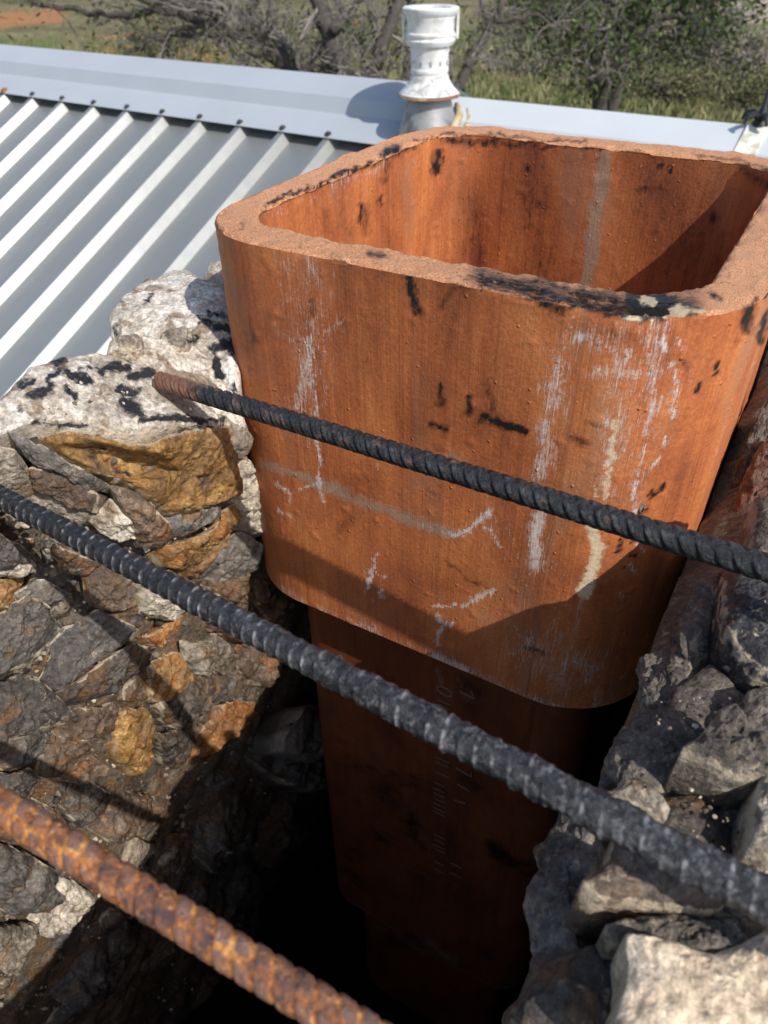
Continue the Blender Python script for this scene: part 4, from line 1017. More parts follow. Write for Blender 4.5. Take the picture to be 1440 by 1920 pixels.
def rebar(A, B, r0, pitch, starts, hand, mat, label, seed, lump=0.0004, tar=None, rusty=None, sag=0.0, broad=False, scuff_glint=1.0):
    A, B = np.asarray(A, float), np.asarray(B, float)
    Ln = np.linalg.norm(B - A); ax = (B - A) / Ln
    up_ = EZ - ax * (ax @ EZ); up_ /= np.linalg.norm(up_)
    sd = np.cross(ax, up_)
    nl, nth = int(Ln / 0.00065), 52
    x = np.linspace(0, Ln, nl); th = np.linspace(0, 2 * math.pi, nth, endpoint=False)
    X, T = np.meshgrid(x, th, indexing='ij')
    X, T = X.ravel(), T.ravel()
    ph = X / pitch + hand * starts * T / (2 * math.pi)
    fr = np.abs((ph % 1.0) - 0.5) * 2
    crest = sstep(0.08, 0.42, fr) * (0.72 + 0.28 * (ph % 1.0)) if broad else sstep(0.50, 0.94, fr)
    fade = sstep(0.0, 0.28, np.abs(np.sin(T - 0.35)))           # ribs run out into the two length-wise fins
    rib = crest * fade
    fin = np.exp(-((np.abs(np.sin(T - 0.35))) / 0.16) ** 2)
    buv = np.c_[X, r0 * np.cos(T), r0 * np.sin(T)]
    rr = r0 * 0.90 + 0.14 * r0 * rib + 0.10 * r0 * fin
    tr = np.zeros(len(X)) if tar is None else np.interp(X / Ln, tar[0], tar[1])
    rr = rr * (1 - 0.0 * tr) + (0.10 * r0 * (1 - rib) + 0.10 * r0) * tr
    rr = rr + lump * (1 + 2.2 * tr) * fbm(buv, 150, 4, 0.6, seed) + 0.00022 * fbm(buv, 620, 3, 0.6, seed + 3) + 0.0009 * tr * np.clip(fbm(buv, 300, 3, 0.6, seed + 5), 0, 1) * 2
    c = A + X[:, None] * ax - EZ * (sag * np.sin(np.pi * X / Ln))[:, None]
    V = c + rr[:, None] * (np.cos(T)[:, None] * up_ + np.sin(T)[:, None] * sd)
    n = len(V)
    caps = []
    for base, cc, sg in ((0, A, -1), ((nl - 1) * nth, B, 1)):
        ring = V[base:base + nth]
        caps.append(cc + (ring - cc) * 0.6 + ax * sg * 0.0008); caps.append([cc + ax * sg * 0.0010])
    V = np.vstack([V, caps[0], caps[1], caps[2], caps[3]])
    F = [tuple(f) for f in grid_faces(nl, nth, False, True).tolist()]
    i0, i1, i2, i3 = n, n + nth, n + nth + 1, n + 2 * nth + 1
    for k in range(nth):
        k2 = (k + 1) % nth
        F += [(k2, k, i0 + k, i0 + k2), (i0 + k2, i0 + k, i1),
              ((nl - 1) * nth + k, (nl - 1) * nth + k2, i2 + k2, i2 + k), (i2 + k, i2 + k2, i3)]
    ext = 2 * nth + 2
    ribA = np.r_[rib, np.zeros(ext)]
    bu = np.vstack([buv, np.c_[np.r_[np.full(nth + 1, -0.001), np.full(nth + 1, Ln + .001)], np.zeros(ext), np.zeros(ext)]])
    bu[n:, 1:] = np.c_[((V[n:] - A) @ up_), ((V[n:] - A) @ sd)]
    ru = np.zeros(n) if rusty is None else np.interp(X / Ln, rusty[0], rusty[1]) * (0.5 + 0.5 * np.clip(-np.cos(T - 0.6), -0.3, 1)) + np.interp(X / Ln, rusty[0], rusty[2])
    ru = np.r_[ru, np.full(nth + 1, 1.0), np.full(nth + 1, 0.8)]
    sc = scuff_glint * np.r_[np.clip(sstep(0.62, 1.0, rib) * 0.80 + 0.02 + 0.10 * tr, 0, 1) * np.clip(0.25 + 1.1 * np.cos(T - 0.75), 0.05, 1), np.zeros(ext)]  # crests whitened on the up-front side, for wear and painted sun glint alike
    o = obj('rebar', V, F, mat, None, True, {'buv': bu, 'rib': ribA, 'rusty': ru, 'scuff_glint': sc, 'tarry': np.r_[tr, np.zeros(ext)]}, None)
    return tag(o, label, 'rebar', 'steel bars laid across the open chimney')

def bar_pt(a, sl, i0, i1, x): return at([(x, a + sl * x)], [1 / (i0 + i1 * x)])[0]
b1a, b1b = bar_pt(621, .3084, 1.865, .00106, 300), bar_pt(621, .3084, 1.865, .00106, 1440)
d1 = (b1b - b1a) / np.linalg.norm(b1b - b1a)
rebar(b1a, b1b + d1 * 0.12, 0.0057, 0.0071, 3, -1, BAR_T, 'black ribbed steel bar with a rusty cut end, closest to the clay liner', 61, 0.00022,
      None, ([0, .03, .10, .5, 1.0], [1.0, 1.0, .75, .62, .3], [.9, .55, .08, .04, 0.0]), 0.0, True, 0.22)
b2a, b2b = bar_pt(932, .5260, 2.66, .00160, -10), bar_pt(932, .5260, 2.66, .00160, 1440)
d2 = (b2b - b2a) / np.linalg.norm(b2b - b2a)
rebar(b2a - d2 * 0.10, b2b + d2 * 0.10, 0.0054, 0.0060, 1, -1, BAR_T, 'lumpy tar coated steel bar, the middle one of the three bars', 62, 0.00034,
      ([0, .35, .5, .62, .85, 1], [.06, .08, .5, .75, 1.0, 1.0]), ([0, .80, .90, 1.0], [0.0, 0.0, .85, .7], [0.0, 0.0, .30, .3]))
b3a, b3b = bar_pt(1512, .628, 4.45, .0012, -10), bar_pt(1512, .628, 4.45, .0012, 680)
d3 = (b3b - b3a) / np.linalg.norm(b3b - b3a)
rebar(b3a - d3 * 0.25, b3b + d3 * 0.13, 0.0052, 0.0064, 2, -1, BAR_R, 'orange rusted steel bar, nearest of the three bars', 63, 0.0003, None, ([0, .45, .75, 1.0], [0, 0, 0, 0], [1.0, 1.0, .35, .2]), 0.0, True)
# ==BACKGROUND==
# ------------------------------------------------------------------ house roof
def steel_mat(name, colr, metal, rough, var=0.06, spec=0.5):
    t = NT(name)
    v = t.objco(False)
    n1 = t.noise(v, 3.5, 5, 0.6)
    n2 = t.noise(v, 60, 5, 0.7)
    n3 = t.noise(t.scale(v, (1, 1, 1)), 14, 6, 0.7, 1.0)
    c = t.mix(n1, tuple(x * (1 - var * 2) for x in colr), tuple(min(1, x * (1 + var)) for x in colr))
    c = t.mix(t.rng(n3, 0.60, 0.78, 0, 0.35), c, tuple(x * 0.72 for x in colr))
    c = t.mix(t.rng(n2, 0.66, 0.74, 0, 0.25), c, (0.45, 0.42, 0.36))
    r = t.math('MULTIPLY_ADD', n3, 0.22, rough - 0.10)
    nb = t.bump(t.math('ADD', n1, t.math('MULTIPLY', n2, 0.03)), 0.006, 0.35)
    return t.done(c, r, nb, metal, spec)

def plain_mat(name, colr, rough=0.6, metal=0.0, scale=40, var=0.35, dirt=None, bumpd=0.001):
    t = NT(name)
    v = t.objco()
    n = t.noise(v, scale, 6, 0.65)
    n2 = t.noise(v, scale * 5, 4, 0.7)
    c = t.mix(n, tuple(x * (1 - var) for x in colr), tuple(min(1, x * (1 + var * 0.6)) for x in colr))
    if dirt:
        c = t.mix(t.rng(t.noise(v, scale * 0.7, 6, 0.65, 0.8), 0.46, 0.62, 0, 0.88), c, dirt)
    return t.done(c, t.math('MULTIPLY_ADD', n2, 0.2, rough - 0.1), t.bump(n2, bumpd, 0.6), metal)

K = 0.875
R0 = np.array([-1.89146332, 4.35030868, -0.64509768]) * K + [0, 0, HC]
RD = np.array([0.18933158, -0.12810742, 0]) * K           # one rib spacing along the ridge
DU = RD / np.linalg.norm(RD)
SP = np.linalg.norm(RD)
BETA = math.radians(24.8)
DH = np.array([DU[1], -DU[0], 0])
DD = DH * math.cos(BETA) - EZ * math.sin(BETA)            # down the near slope
NR = np.cross(DU, DD); NR *= np.sign(NR[2])
RIBH = 0.030
def rp3(k, L, h=0.0): return R0 + RD * k + DD * L + NR * h

house = thing('house', rp3(6, 1.0) * [1, 1, 0], 'low house under a grey ribbed metal roof with a pale metal ridge', 'house')
PAN = steel_mat('galvalume_sheet', (0.41, 0.42, 0.405), 0.66, 0.42)
CAP = steel_mat('pale_ridge_flashing', (0.44, 0.475, 0.515), 0.15, 0.45, 0.06)
SCREW = plain_mat('dull_screw', (0.10, 0.095, 0.09), 0.5, 0.6)
SCREW_R = plain_mat('rusty_screw', (0.32, 0.11, 0.04), 0.7)
K0, K1, LE = -15, 25, 2.75
zig = []
def panel(ka, kb):
    prof = []
    for k in range(ka, kb):
        prof += [(k - 0.14, 0.0), (k - 0.06, RIBH), (k + 0.05, RIBH), (k + 0.14, 0.0)]
        prof += [(k + 0.40, 0.0), (k + 0.42, 0.0022), (k + 0.44, 0.0), (k + 0.58, 0.0), (k + 0.60, 0.0022), (k + 0.62, 0.0)] if False else [(k + 0.38, 0.0004), (k + 0.5, 0.0), (k + 0.62, 0.0004)]
    prof += [(kb - 0.165, 0.0), (kb - 0.07, RIBH - 0.001)]
    Ls = np.linspace(-0.16, LE, 12)
    V = np.array([rp3(k, L, h - RIBH) for k, h in prof for L in Ls])
    V2 = V - NR * 0.0012
    n = len(prof); m = len(Ls)
    F = [tuple(f) for f in grid_faces(n, m).tolist()]
    F2 = [tuple(i + len(V) for i in f[::-1]) for f in F]
    return obj('roof_panel', np.vstack([V, V2]), F + F2, PAN, house, False)
def screw(P, nrm, mat, parent, r_=0.0075):
    b = Mesh()
    b.lathe(P, [(0, 0.0), (r_ * 1.5, 0.0), (r_ * 1.45, 0.002), (r_ * 0.9, 0.0025), (r_ * 0.9, 0.0065), (r_ * 0.6, 0.008), (0, 0.008)], 10, nrm, DU)
    return b.build('screw', mat, parent, True, 40)
for ka in range(K0, K1, 5):
    p_ = panel(ka, ka + 5)
    for k in range(ka, ka + 5):
        for L in (2.45,):
            screw(rp3(k + 0.21, L, -RIBH + .001), NR, SCREW, p_, 0.004)
# far slope, walls
far = Mesh()
DF = -DH * math.cos(BETA) - EZ * math.sin(BETA)
RT = rp3(0, -0.27, 0.002)
far_n = np.cross(DF, DU); far_n *= np.sign(far_n[2])
for ka in range(K0, K1, 5):
    prof = []
    for k in range(ka, ka + 5):
        prof += [(k - 0.17, 0.0), (k - 0.075, RIBH), (k + 0.075, RIBH), (k + 0.17, 0.0)]
    prof += [(ka + 4.83, 0)]
    pts = [RT + RD * k + DF * L + far_n * (h - RIBH - 0.004) for k, h in prof for L in (0.10, 1.5, 3.2)]
    obj('roof_panel', pts, [tuple(f)[::-1] for f in grid_faces(len(prof), 3).tolist()], PAN, house, False)
WALL = plain_mat('house_wall_render', (0.45, 0.42, 0.36), 0.85, 0, 8, 0.2)
wl = Mesh()
eave = rp3((K0 + K1) / 2, LE - 0.25, -0.12)
zt = eave[2]
hw = (K1 - K0) * SP / 2 - 0.2
mid = (rp3((K0 + K1) / 2, 0) * [1, 1, 0])
dist = (eave - mid) @ DH
ridge_off = (RT - R0) @ DH
wl.box(mid + DH * dist + EZ * zt / 2, DU * hw, DH * 0.08, EZ * zt / 2)
wl.box(mid + DH * (2 * ridge_off - dist) + EZ * zt / 2, DU * hw, DH * 0.08, EZ * zt / 2)
gz = (dist - ridge_off) * math.tan(BETA)
for sgn in (-1, 1):
    c = mid + DH * ridge_off + DU * (hw - 0.08) * sgn
    pts = [c + DH * s_ * (dist - ridge_off - 0.085) + DU * t_ for t_ in (-0.08, 0.08) for s_ in (-1, 1)]
    V = [p + EZ * z for p in pts for z in (0.0, zt - 0.02)] + [c + DU * t_ + EZ * (zt + gz - 0.06) for t_ in (-0.08, 0.08)]
    wl.add(V, [(0, 2, 3, 8, 1), (4, 5, 9, 7, 6), (0, 1, 5, 4), (2, 6, 7, 3), (1, 8, 9, 5), (3, 7, 9, 8)])
wl.build('wall', WALL, house)
# ridge flashing: two lengths, the right-hand one a little lower, each folded once on the near side
CAP_LIT = steel_mat('sunlit_ridge_flashing', (0.60, 0.64, 0.66), 0.15, 0.42, 0.05)  # lighter copy for the right length, sunlight put into its colour
def cap_piece(ka, kb, drop, cm=None):
    prof = [(0.018, 0.006), (0.0, 0.0075), (-0.104, 0.0085), (-0.146, 0.041), (-0.268, 0.036)]
    V = []
    for k in np.linspace(ka, kb, 24):
        for L, h in prof: V.append(rp3(k, L, h) - EZ * drop)
        for D2, h in ((0.10, -0.004), (0.17, -0.012), (0.27, -0.016)): V.append(RT + RD * k + DF * D2 + far_n * (0.034 + h * 1.2 - 0.002) - EZ * drop)
    n = len(prof) + 3
    b = len(V)
    V = np.array(V)
    F = [tuple(f) for f in grid_faces(24, n).tolist()]
    V2 = V - EZ * 0.0012
    o = obj('ridge_cap', np.vstack([V, V2]), F + [tuple(i + b for i in f[::-1]) for f in F], cm or CAP, house, False)
    for k in range(int(math.ceil(ka)), int(kb)):
        screw(rp3(k - 0.0, 0.002, 0.008) - EZ * drop, NR, SCREW_R if k == 0 else SCREW, o, 0.0085 if k else 0.012)
    return o
cap_piece(K0 - 0.5, 10.75, 0.0)
cap_piece(10.6, K1 - 0.5, 0.030, CAP_LIT)
lap = Mesh()
LP = hit_plane([(1405, 272)], NR, rp3(0, -0.1, 0.01))[0]
kk = ((LP - R0) @ DU) / SP
lap.box(rp3(kk, -0.200, 0.0415) - EZ * 0.03, DU * 0.028, DD * 0.062, NR * 0.0035)
lap.build('lap_seam', plain_mat('seam_sealant', (0.75, 0.74, 0.68), 0.6, 0, 30, 0.2, (0.45, 0.43, 0.30)), house)
# small black fitting standing on the ridge at the right
BLK = plain_mat('black_fitting', (0.02, 0.022, 0.026), 0.5)
fb = rp3(kk, -0.268, 0.036) - EZ * 0.033
ft = thing('ridge_fitting', fb, 'small black spiked fitting standing on the pale ridge at right', 'fitting')
m_ = Mesh(); m_.lathe(fb, [(0, 0), (0.024, 0.0), (0.022, 0.012), (0.013, 0.022), (0.011, 0.045), (0.006, 0.055), (0.0055, 0.085), (0.003, 0.10), (0, 0.102)], 14)
m_.build('spike', BLK, ft, True, 40)
m_ = Mesh()
for a in (-0.4, 0.9, 2.2, 3.5, 4.6):
    dv = np.array([math.cos(a), math.sin(a), 0])
    m_.tube([fb + EZ * 0.018, fb + dv * 0.028 + EZ * 0.034, fb + dv * 0.048 + EZ * 0.030, fb + dv * 0.056 + EZ * 0.012], [0.008, 0.0085, 0.008, 0.004], 7)
m_.build('claw', BLK, ft, True, 50)['kind'] = 'stuff'

# vent pipe through the ridge
PF = hit_plane([(803, 250)], NR, rp3(0, 0, 0.0))[0]
WHT = plain_mat('white_painted_metal', (0.74, 0.75, 0.75), 0.42, 0, 30, 0.10, (0.55, 0.54, 0.50))
WHT2 = plain_mat('crusted_white_sealant', (0.76, 0.76, 0.75), 0.7, 0, 45, 0.15, (0.36, 0.35, 0.34), 0.004)
RUSTC = plain_mat('rusty_collar', (0.15, 0.072, 0.038), 0.65, 0, 7, 0.3, (0.50, 0.37, 0.22))
GALV = plain_mat('shaded_galvanised', (0.34, 0.34, 0.34), 0.45, 0.35, 7, 0.35, (0.09, 0.08, 0.075))  # dark blotches put the cone's shade into its colour
TANS = plain_mat('tan_sealant', (0.52, 0.42, 0.27), 0.7, 0, 25, 0.35, (0.30, 0.22, 0.12), 0.004)
vent = thing('vent_pipe', PF, 'white capped vent pipe with rust stained storm collar standing on the ridge', 'vent pipe')
def vl(name, prof, mat, n=56, c=PF):
    b = Mesh(); b.lathe(c, prof, n); return b.build(name, mat, vent, True, 35)
vl('flashing_cone', [(0.125, -0.075), (0.108, -0.02), (0.090, 0.03), (0.076, 0.075), (0.068, 0.105), (0.058, 0.106)], GALV)
vl('storm_collar', [(0.058, 0.136), (0.066, 0.134), (0.088, 0.122), (0.098, 0.112), (0.099, 0.108), (0.096, 0.107), (0.085, 0.112), (0.058, 0.118)], RUSTC)
vl('sealant_skirt', [(0.094, 0.1165), (0.078, 0.131), (0.068, 0.144), (0.0605, 0.154), (0.0590, 0.164), (0.0580, 0.166)], WHT2)
vl('pipe', [(0.0572, 0.09), (0.0572, 0.172), (0.0590, 0.174), (0.0590, 0.182), (0.0575, 0.184), (0.0575, 0.222), (0.060, 0.232), (0.060, 0.262), (0.056, 0.262), (0.053, 0.10)], WHT)
sl_ = Mesh()
for a in np.linspace(0, 2 * math.pi, 13)[:-1]:
    dv = np.array([math.cos(a), math.sin(a), 0]); tv = np.array([-dv[1], dv[0], 0])
    sl_.box(PF + dv * 0.0583 + EZ * 0.200, tv * 0.0035, dv * 0.0016, EZ * 0.006)
sl_.build('vent_slot', plain_mat('slot_shade', (0.30, 0.31, 0.31), 0.7), vent)['kind'] = 'stuff'
cp_ = vl('vent_cap', [(0.061, 0.246), (0.068, 0.244), (0.0745, 0.252), (0.0765, 0.258), (0.0725, 0.262), (0.0725, 0.266), (0.0755, 0.270), (0.0755, 0.275), (0.0715, 0.279), (0.0715, 0.310),
                     (0.0735, 0.313), (0.0735, 0.318), (0.0775, 0.322), (0.084, 0.332), (0.0845, 0.338), (0.080, 0.341), (0.062, 0.339), (0.059, 0.334), (0.057, 0.30), (0.057, 0.25)], WHT)
for sx_ in (-1, 1):
    b = Mesh()
    dv = RGT * sx_; dv = dv - EZ * (dv @ EZ); dv /= np.linalg.norm(dv)
    tv = np.array([-dv[1], dv[0], 0])
    b.box(PF + dv * 0.0815 + EZ * 0.297, tv * 0.008, dv * 0.0035, EZ * 0.037)
    b.box(PF + dv * 0.0765 + EZ * 0.268, tv * 0.006, dv * 0.0052, EZ * 0.004)
    b.build('bracket', WHT, vent)
b = Mesh()
b.lathe(PF + EZ * 0.30, [(0.0, 0.0), (0.056, 0.0), (0.056, 0.004), (0.0, 0.004)], 32)
b.build('inner_baffle', plain_mat('black_baffle', (0.03, 0.03, 0.03), 0.8), vent, True, 40)  # near-black disc set inside the cap
b = Mesh()
q = hit_plane([(856, 196), (862, 215), (850, 240), (842, 262)], NR, rp3(0, 0, 0.02))
b.tube(q, [0.008, 0.013, 0.014, 0.008], 10)
q = hit_plane([(874, 200), (880, 222), (872, 250)], NR, rp3(0, 0, 0.004))
b.tube(q, [0.006, 0.011, 0.008], 10)
b.build('sealant_bead', TANS, vent, True)['kind'] = 'stuff'

# ------------------------------------------------------------------ land
gx = np.r_[-260, -160, -110, -80, np.linspace(-60, 60, 121), 80, 110, 160, 260]
gy = np.r_[-80, -40, -15, -4, np.linspace(4, 110, 140), 125, 145, 175, 220, 300, 420, 620]
GX, GY = np.meshgrid(gx, gy, indexing='ij')
G = np.c_[GX.ravel(), GY.ravel(), np.zeros(GX.size)]
rise = np.clip((G[:, 1] - 40) / 300, 0, 1)
G[:, 2] = 0.25 * fbm(G * [1, 1, 0], 0.06, 3, 0.5, 71) * sstep(10, 30, np.hypot(G[:, 0], G[:, 1])) + 14 * rise ** 1.3
GP = project(G)
vis = ((G - EYE) @ FWD > 1) & (G[:, 1] > 8)
soil = np.zeros(len(G)); green = np.zeros(len(G)); pale = np.zeros(len(G))
soil[vis] = stroke_field(GP[vis], [([(190, 100), (420, 112)], 22, 1.), ([(-40, 40), (110, 30)], 24, .9), ([(180, 72), (330, 60)], 12, .6), ([(660, 40), (700, 60)], 14, .7), ([(930, 140), (1060, 138)], 9, .7), ([(960, 15), (1000, 30)], 10, .5)])
green[vis] = stroke_field(GP[vis], [([(-20, 80), (110, 90)], 16, .9), ([(880, 75), (1000, 80)], 34, .9), ([(880, 175), (1180, 205), (1440, 235)], 26, .9), ([(1370, 60), (1500, 62)], 26, .9), ([(330, 70), (420, 75)], 14, .7)])
pale[vis] = stroke_field(GP[vis], [([(1370, 25), (1520, 28)], 26, 1.0), ([(1400, 0), (1520, 0)], 20, .9), ([(900, 25), (960, 40)], 20, .5)])
def ground_mat():
    t = NT('dry_pasture')
    v = t.objco(False)
    n1 = t.noise(v, 0.35, 6, 0.6)
    n2 = t.noise(v, 2.6, 7, 0.7)
    c = t.ramp(t.math('ADD', t.math('MULTIPLY', n1, 0.5), t.math('MULTIPLY', n2, 0.5)),
               [(0.32, (0.065, 0.066, 0.03)), (0.47, (0.135, 0.125, 0.064)), (0.56, (0.205, 0.18, 0.105)), (0.70, (0.30, 0.25, 0.165))])
    def lay(nm, colr, c, lo=0.3, hi=0.7):
        a = t.attr(nm)
        f = t.math('MULTIPLY', t.rng(t.math('ADD', a, t.math('MULTIPLY', t.math('SUBTRACT', n2, 0.5), 0.9)), lo, hi, 0, 0.85), t.rng(a, 0.01, 0.1))
        return t.mix(f, c, colr)
    c = lay('green', (0.10, 0.135, 0.04), c)
    c = lay('soil', (0.36, 0.165, 0.075), c)
    c = lay('pale', (0.42, 0.35, 0.28), c)
    return t.done(c, 0.9, t.bump(n2, 0.08, 0.7), spec=0.1)
g = obj('ground', G, grid_faces(len(gx), len(gy)), ground_mat(), None, True, {'soil': soil, 'green': green, 'pale': pale})
tag(g, 'dry pasture of brown grass, green patches and bare orange soil beyond the house', 'ground', kind='structure')

def leaf_mat(name, cols, rough=0.55):
    t = NT(name)
    a = t.attr('tone')
    c = t.ramp(a, [(i / (len(cols) - 1), c_) for i, c_ in enumerate(cols)])
    m = t.done(c, rough, spec=0.25)
    return m
BARK = plain_mat('grey_brown_bark', (0.070, 0.060, 0.052), 0.85, 0, 10, 0.4, (0.055, 0.047, 0.04), 0.01)
TWIG = plain_mat('grey_twigs', (0.20, 0.182, 0.162), 0.8, 0, 5, 0.4)
LEAF = leaf_mat('olive_leaves', [(0.028, 0.036, 0.014), (0.052, 0.064, 0.022), (0.085, 0.10, 0.034), (0.12, 0.13, 0.05)])
LEAF2 = leaf_mat('deep_green_leaves', [(0.022, 0.033, 0.013), (0.042, 0.064, 0.02), (0.075, 0.11, 0.03), (0.125, 0.165, 0.05)])
DRY = leaf_mat('dry_brush', [(0.10, 0.09, 0.075), (0.17, 0.155, 0.135), (0.24, 0.215, 0.19), (0.30, 0.27, 0.22)])
GRS = leaf_mat('meadow_grass', [(0.07, 0.09, 0.03), (0.125, 0.15, 0.052), (0.22, 0.22, 0.095), (0.37, 0.33, 0.19)], 0.8)
OLV = leaf_mat('olive_brush', [(0.05, 0.055, 0.024), (0.10, 0.105, 0.05), (0.16, 0.155, 0.08), (0.23, 0.21, 0.12)], 0.7)

def branchlets(M_, P, d, L, r_, lev, rs, ends):
    """a crooked twig with side shoots; ends collects the tips"""
    n = 4
    pts = [P]; dv = d / (np.linalg.norm(d) + 1e-9)
    for i in range(n):
        dv = dv + rs.normal(0, 0.30, 3); dv[2] += 0.02
        dv /= np.linalg.norm(dv)
        pts.append(pts[-1] + dv * L / n)
    rad = np.linspace(r_, r_ * 0.35, n + 1)
    M_.tube(pts, rad, 4 if lev < 2 else 5, False)
    if lev <= 0:
        ends.append(pts[-1]); ends.append(pts[-2]); return
    for i in range(1, n + 1):
        for _ in range(rs.integers(1, 3)):
            sd = dv + rs.normal(0, 0.85, 3)
            branchlets(M_, np.array(pts[i]), sd, L * rs.uniform(0.45, 0.75), rad[i] * 0.62, lev - 1, rs, ends)

def leaves(name, pts, size, mat, parent, rs, per=3, spread=0.12, droop=0.0):
    n = len(pts) * per
    c = np.repeat(np.asarray(pts), per, 0) + rs.normal(0, spread, (n, 3))
    a = rs.normal(0, 1, (n, 3)); a /= np.linalg.norm(a, axis=1)[:, None]
    b = np.cross(a, rs.normal(0, 1, (n, 3))); b /= np.linalg.norm(b, axis=1)[:, None]
    sz = size * rs.uniform(0.5, 1.25, n)[:, None]
    V = np.stack([c - a * sz, c + b * sz * 0.38, c + a * sz, c - b * sz * 0.38], 1).reshape(-1, 3)
    tone = np.repeat(np.clip(rs.normal(0.45, 0.24, n), 0, 1), 4)
    return obj(name, V, np.arange(n * 4).reshape(-1, 4), mat, parent, False, {'tone': tone})

def to_ground(P, r_):
    """continue a limb's foot down to the soil"""
    Q = P.copy(); Q[2] = -0.1; Q[:2] += rng.normal(0, 0.25, 2)
    return [Q, (Q + P) / 2 + np.r_[rng.normal(0, 0.12, 2), 0], P], [r_ * 1.5, r_ * 1.2, r_]

def tree(label, limbs, dep, twigs, leafn, lsize, lmat, seed, lev=2, tl=0.9, name='mesquite_tree', lspread=0.14, per=3, group='trees standing behind the roof'):
    """limbs: list of (pixel polyline, radius in px at its foot, depth offset, grows from the ground?)"""
    rs = np.random.default_rng(seed)
    tr, cw = Mesh(), Mesh()
    ends = []
    foot = None
    for pts, rpx, dz, grd in limbs:
        dd_ = dep + dz + np.cumsum(rs.normal(0, 0.10, len(pts)))
        P = at(pts, dd_)
        r_ = 1.25 * rpx / FPX * dep
        # smooth and crook
        t0 = np.linspace(0, len(P) - 1, len(P) * 4)
        S_ = np.array([np.interp(t0, range(len(P)), P[:, k]) for k in range(3)]).T
        S_[1:-1] += rs.normal(0, 0.02, S_[1:-1].shape) * dep / 11
        rad = np.linspace(r_, r_ * 0.42, len(S_))
        if grd:
            q, rq = to_ground(P[0], r_)
            S_ = np.vstack([q[:-1], S_]); rad = np.r_[rq[:-1], rad]
            if foot is None: foot = q[0]
        tr.tube(S_, rad, 8)
        for _ in range(int(twigs * len(S_) / 10)):
            i = rs.integers(3 if grd else 1, len(S_))
            d = rs.normal(0, 1, 3) + (S_[i] - S_[i - 1]) / (np.linalg.norm(S_[i] - S_[i - 1]) + 1e-9) * 0.8
            branchlets(cw, S_[i], d, tl * rs.uniform(0.5, 1.3), max(rad[i] * 0.30, 0.008), lev, rs, ends)
    root = thing(name, foot * [1, 1, 0], label, 'tree', group)
    tr.build('trunk', BARK, root, True)
    if ends:
        cw.build('twigs', TWIG, root, False)['kind'] = 'stuff'
    if leafn and ends:
        e = np.array(ends)
        e = e[rs.choice(len(e), min(len(e), leafn), False)]
        leaves('foliage', e, lsize, lmat, root, rs, per, lspread)['kind'] = 'stuff'
    return root

tree('bare grey mesquite with long twiggy limbs reaching left over the ridge',
     [([(570, 190), (545, 130), (500, 85), (455, 40), (410, -10), (350, -70)], 17, 0, True),
      ([(455, 60), (390, 45), (310, 22), (230, 28), (140, 20), (60, 5)], 7, -.3, False),
      ([(500, 85), (430, 70), (360, 62), (280, 75), (230, 110)], 6, .2, False),
      ([(410, 30), (330, 5), (240, -5), (130, -30)], 6, -.4, False),
      ([(390, 45), (320, 60), (312, 100), (306, 118)], 4, -.2, False),
      ([(455, 40), (480, 0), (500, -60)], 8, .3, False),
      ([(600, 195), (585, 150), (560, 120), (520, 70), (505, 0)], 9, .5, False)],
     10.5, 6, 500, 0.05, LEAF, 501, 2, 0.95)
tree('thick dark twin trunk mesquite left of the white vent pipe',
     [([(640, 215), (636, 140), (622, 70), (600, 10), (575, -70)], 21, 0, True),
      ([(655, 200), (648, 120), (640, 40), (628, -60)], 11, .15, False),
      ([(618, 110), (590, 105), (566, 150), (560, 190)], 6, .3, False),
      ([(622, 60), (660, 20), (700, -40)], 8, -.2, False)],
     9.5, 4, 200, 0.045, LEAF, 502, 2, 0.7)
tree('leaning slim mesquite directly behind the white vent pipe',
     [([(690, 225), (700, 150), (716, 90), (742, 20), (775, -70)], 15, 0, True),
      ([(716, 90), (700, 40), (690, -40)], 7, .2, False),
      ([(745, 230), (756, 160), (768, 100), (772, 40), (760, -60)], 9, .4, True),
      ([(700, 110), (730, 100), (770, 80)], 4, 0, False)],
     10.2, 4, 200, 0.045, LEAF, 503, 2, 0.7)
tree('thin slanting trunk rising to the right of the white vent pipe',
     [([(850, 185), (880, 115), (915, 60), (948, 5), (985, -70)], 9, 0, True),
      ([(915, 60), (905, 10), (890, -50)], 4, .2, False),
      ([(930, 40), (1000, 30), (1070, 60)], 3.5, -.2, False)],
     10.8, 5, 60, 0.045, LEAF, 504, 2, 0.6)
tree('green crowned tree with a dark trunk at the right behind the ridge',
     [([(1125, 150), (1116, 100), (1105, 50), (1085, -10), (1060, -60)], 10, 0, True),
      ([(1165, 140), (1160, 95), (1180, 40), (1215, -20), (1240, -60)], 9, .5, True),
      ([(1140, 150), (1135, 90), (1140, 30), (1150, -40)], 8, .3, True),
      ([(1105, 50), (1060, 30), (1010, 30), (975, 45)], 6, -.6, False),
      ([(1180, 40), (1240, 30), (1300, 30), (1355, 40)], 6, .3, False),
      ([(1090, 20), (1040, 0), (990, -10)], 5, -.3, False),
      ([(1215, -5), (1290, -10), (1350, 0), (1385, -10)], 5, 0, False)],
     17, 11, 2300, 0.085, LEAF2, 505, 2, 0.95, 'broadleaf_tree', 0.15, 4)

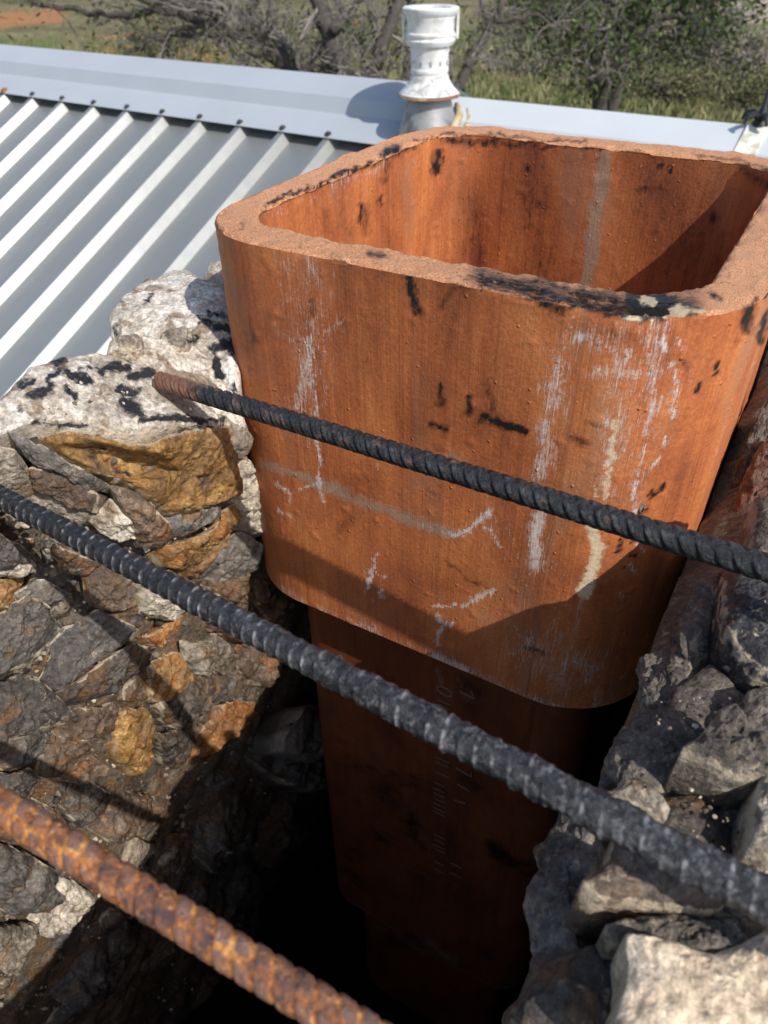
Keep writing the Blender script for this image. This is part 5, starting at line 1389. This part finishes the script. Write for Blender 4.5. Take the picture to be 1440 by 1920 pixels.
# darker evergreen scrub in the middle distance, and grey leafless brush
def shrub(name, label, px, dep, wid, hgt, n, lsize, mat, seed, group, ground=True):
    rs = np.random.default_rng(seed)
    C = at([px], [dep])[0]
    z0 = 0.0
    m_ = Mesh()
    base = np.array([C[0], C[1], 0.0]) if ground else C
    base[2] = 0.0
    root = thing(name, base, label, 'shrub', group)
    tips = []
    for _ in range(max(14, n // 60)):
        a = rs.uniform(0, 2 * math.pi)
        tip = base + np.array([math.cos(a) * wid * rs.uniform(0.1, 1), math.sin(a) * wid * 0.7 * rs.uniform(0.1, 1), hgt * rs.uniform(0.45, 1.0)])
        q = [base + np.r_[rs.normal(0, wid * 0.15, 2), 0], (base + tip) / 2 + rs.normal(0, wid * 0.10, 3), tip]
        m_.tube(q, [0.03, 0.02, 0.008], 4)
        for t in np.linspace(0.35, 1.0, 6):
            tips.append(np.array([np.interp(t, [0, .5, 1], [q[0][k], q[1][k], q[2][k]]) for k in range(3)]) + rs.normal(0, wid * 0.12, 3))
    m_.build('stems', BARK, root)['kind'] = 'stuff'
    tips = np.array(tips); tips[:, 2] = np.abs(tips[:, 2])
    leaves('foliage', tips, lsize, mat, root, rs, max(2, n // len(tips)), wid * 0.13)['kind'] = 'stuff'
    return root
def on_ground(x, y):
    """depth at which the ray through a pixel meets the flat ground"""
    v = ray([(x, y)])[0]
    return -HC / v[2]
SH = [('evergreen_shrub', 'dark scrub bush beneath the long grey limbs', (300, 108), 1.0, 2.6, 1.5, 900, .11, LEAF),
      ('evergreen_shrub', 'dark scrub bush between the leaning trunks', (520, 105), 1.0, 2.2, 1.6, 900, .11, LEAF),
      ('evergreen_shrub', 'distant scrub bush at the upper left corner', (60, 20), 1.0, 3.6, 1.3, 700, .13, LEAF),
      ('evergreen_shrub', 'round scrub bush left of the white vent pipe', (675, 95), 1.0, 1.8, 1.5, 700, .11, LEAF2),
      ('olive_shrub', 'broad olive shrub in front of the green tree, above the right ridge', (1250, 190), 1.0, 2.5, 0.95, 2400, .075, OLV),
      ('olive_shrub', 'low olive shrub at the right edge above the ridge', (1390, 205), 1.0, 1.6, 1.0, 1500, .075, OLV),
      ('dry_brush', 'grey leafless brush right of the green tree', (1310, 125), 1.0, 3.4, 1.8, 2600, .10, DRY),
      ('dry_brush', 'grey leafless brush at the right edge of the pasture', (1430, 140), 1.0, 3.0, 1.2, 1700, .10, DRY),
      ('dry_brush', 'grey brush between slanting trunk and green tree', (1000, 140), 1.0, 2.2, 0.8, 1100, .09, DRY),
      ('dry_brush', 'dark twiggy brush in the shade under the green tree', (1120, 150), 1.0, 2.4, 0.9, 1200, .10, LEAF)]
for i, (nm, lb, px, _, wd, hg, n, ls, mt) in enumerate(SH):
    shrub(nm, lb, px, on_ground(*px), wd, hg, n, ls, mt, 600 + i, 'brush scattered over the pasture')

# grass: loose tufts over the pasture in view
rs = np.random.default_rng(77)
nt_ = 15000
pxg = np.c_[rs.uniform(-60, 1500, nt_), rs.uniform(-40, 270, nt_) ** 1.0]
v = ray(pxg); dep_ = -HC / np.minimum(v[:, 2], -0.02)
B0 = EYE + v * dep_[:, None]
keep = (np.hypot(B0[:, 0], B0[:, 1]) < 95)
B0 = B0[keep]; nt_ = len(B0)
nb_ = 5
B0 = np.repeat(B0, nb_, 0) + np.c_[rs.normal(0, 0.16, (nt_ * nb_, 2)), np.zeros(nt_ * nb_)]
hh = rs.uniform(0.12, 0.42, len(B0)) * np.repeat(rs.uniform(0.5, 1.2, nt_), nb_)
lean = rs.normal(0, 0.35, (len(B0), 2)) * hh[:, None]
an = rs.uniform(0, math.pi, len(B0)); wv = np.c_[np.cos(an), np.sin(an), np.zeros(len(B0))] * 0.028
V = np.stack([B0 - wv, B0 + wv, B0 + np.c_[lean, hh]], 1).reshape(-1, 3)
V[:, 2] -= 0.02
tone = np.repeat(np.repeat(np.clip(rs.normal(0.55, 0.28, nt_), 0, 1), nb_), 3)
gr = obj('grass', V, np.arange(len(V)).reshape(-1, 3), GRS, None, False, {'tone': tone})
tag(gr, 'loose tufts of dry and green grass over the pasture', 'grass', kind='stuff')
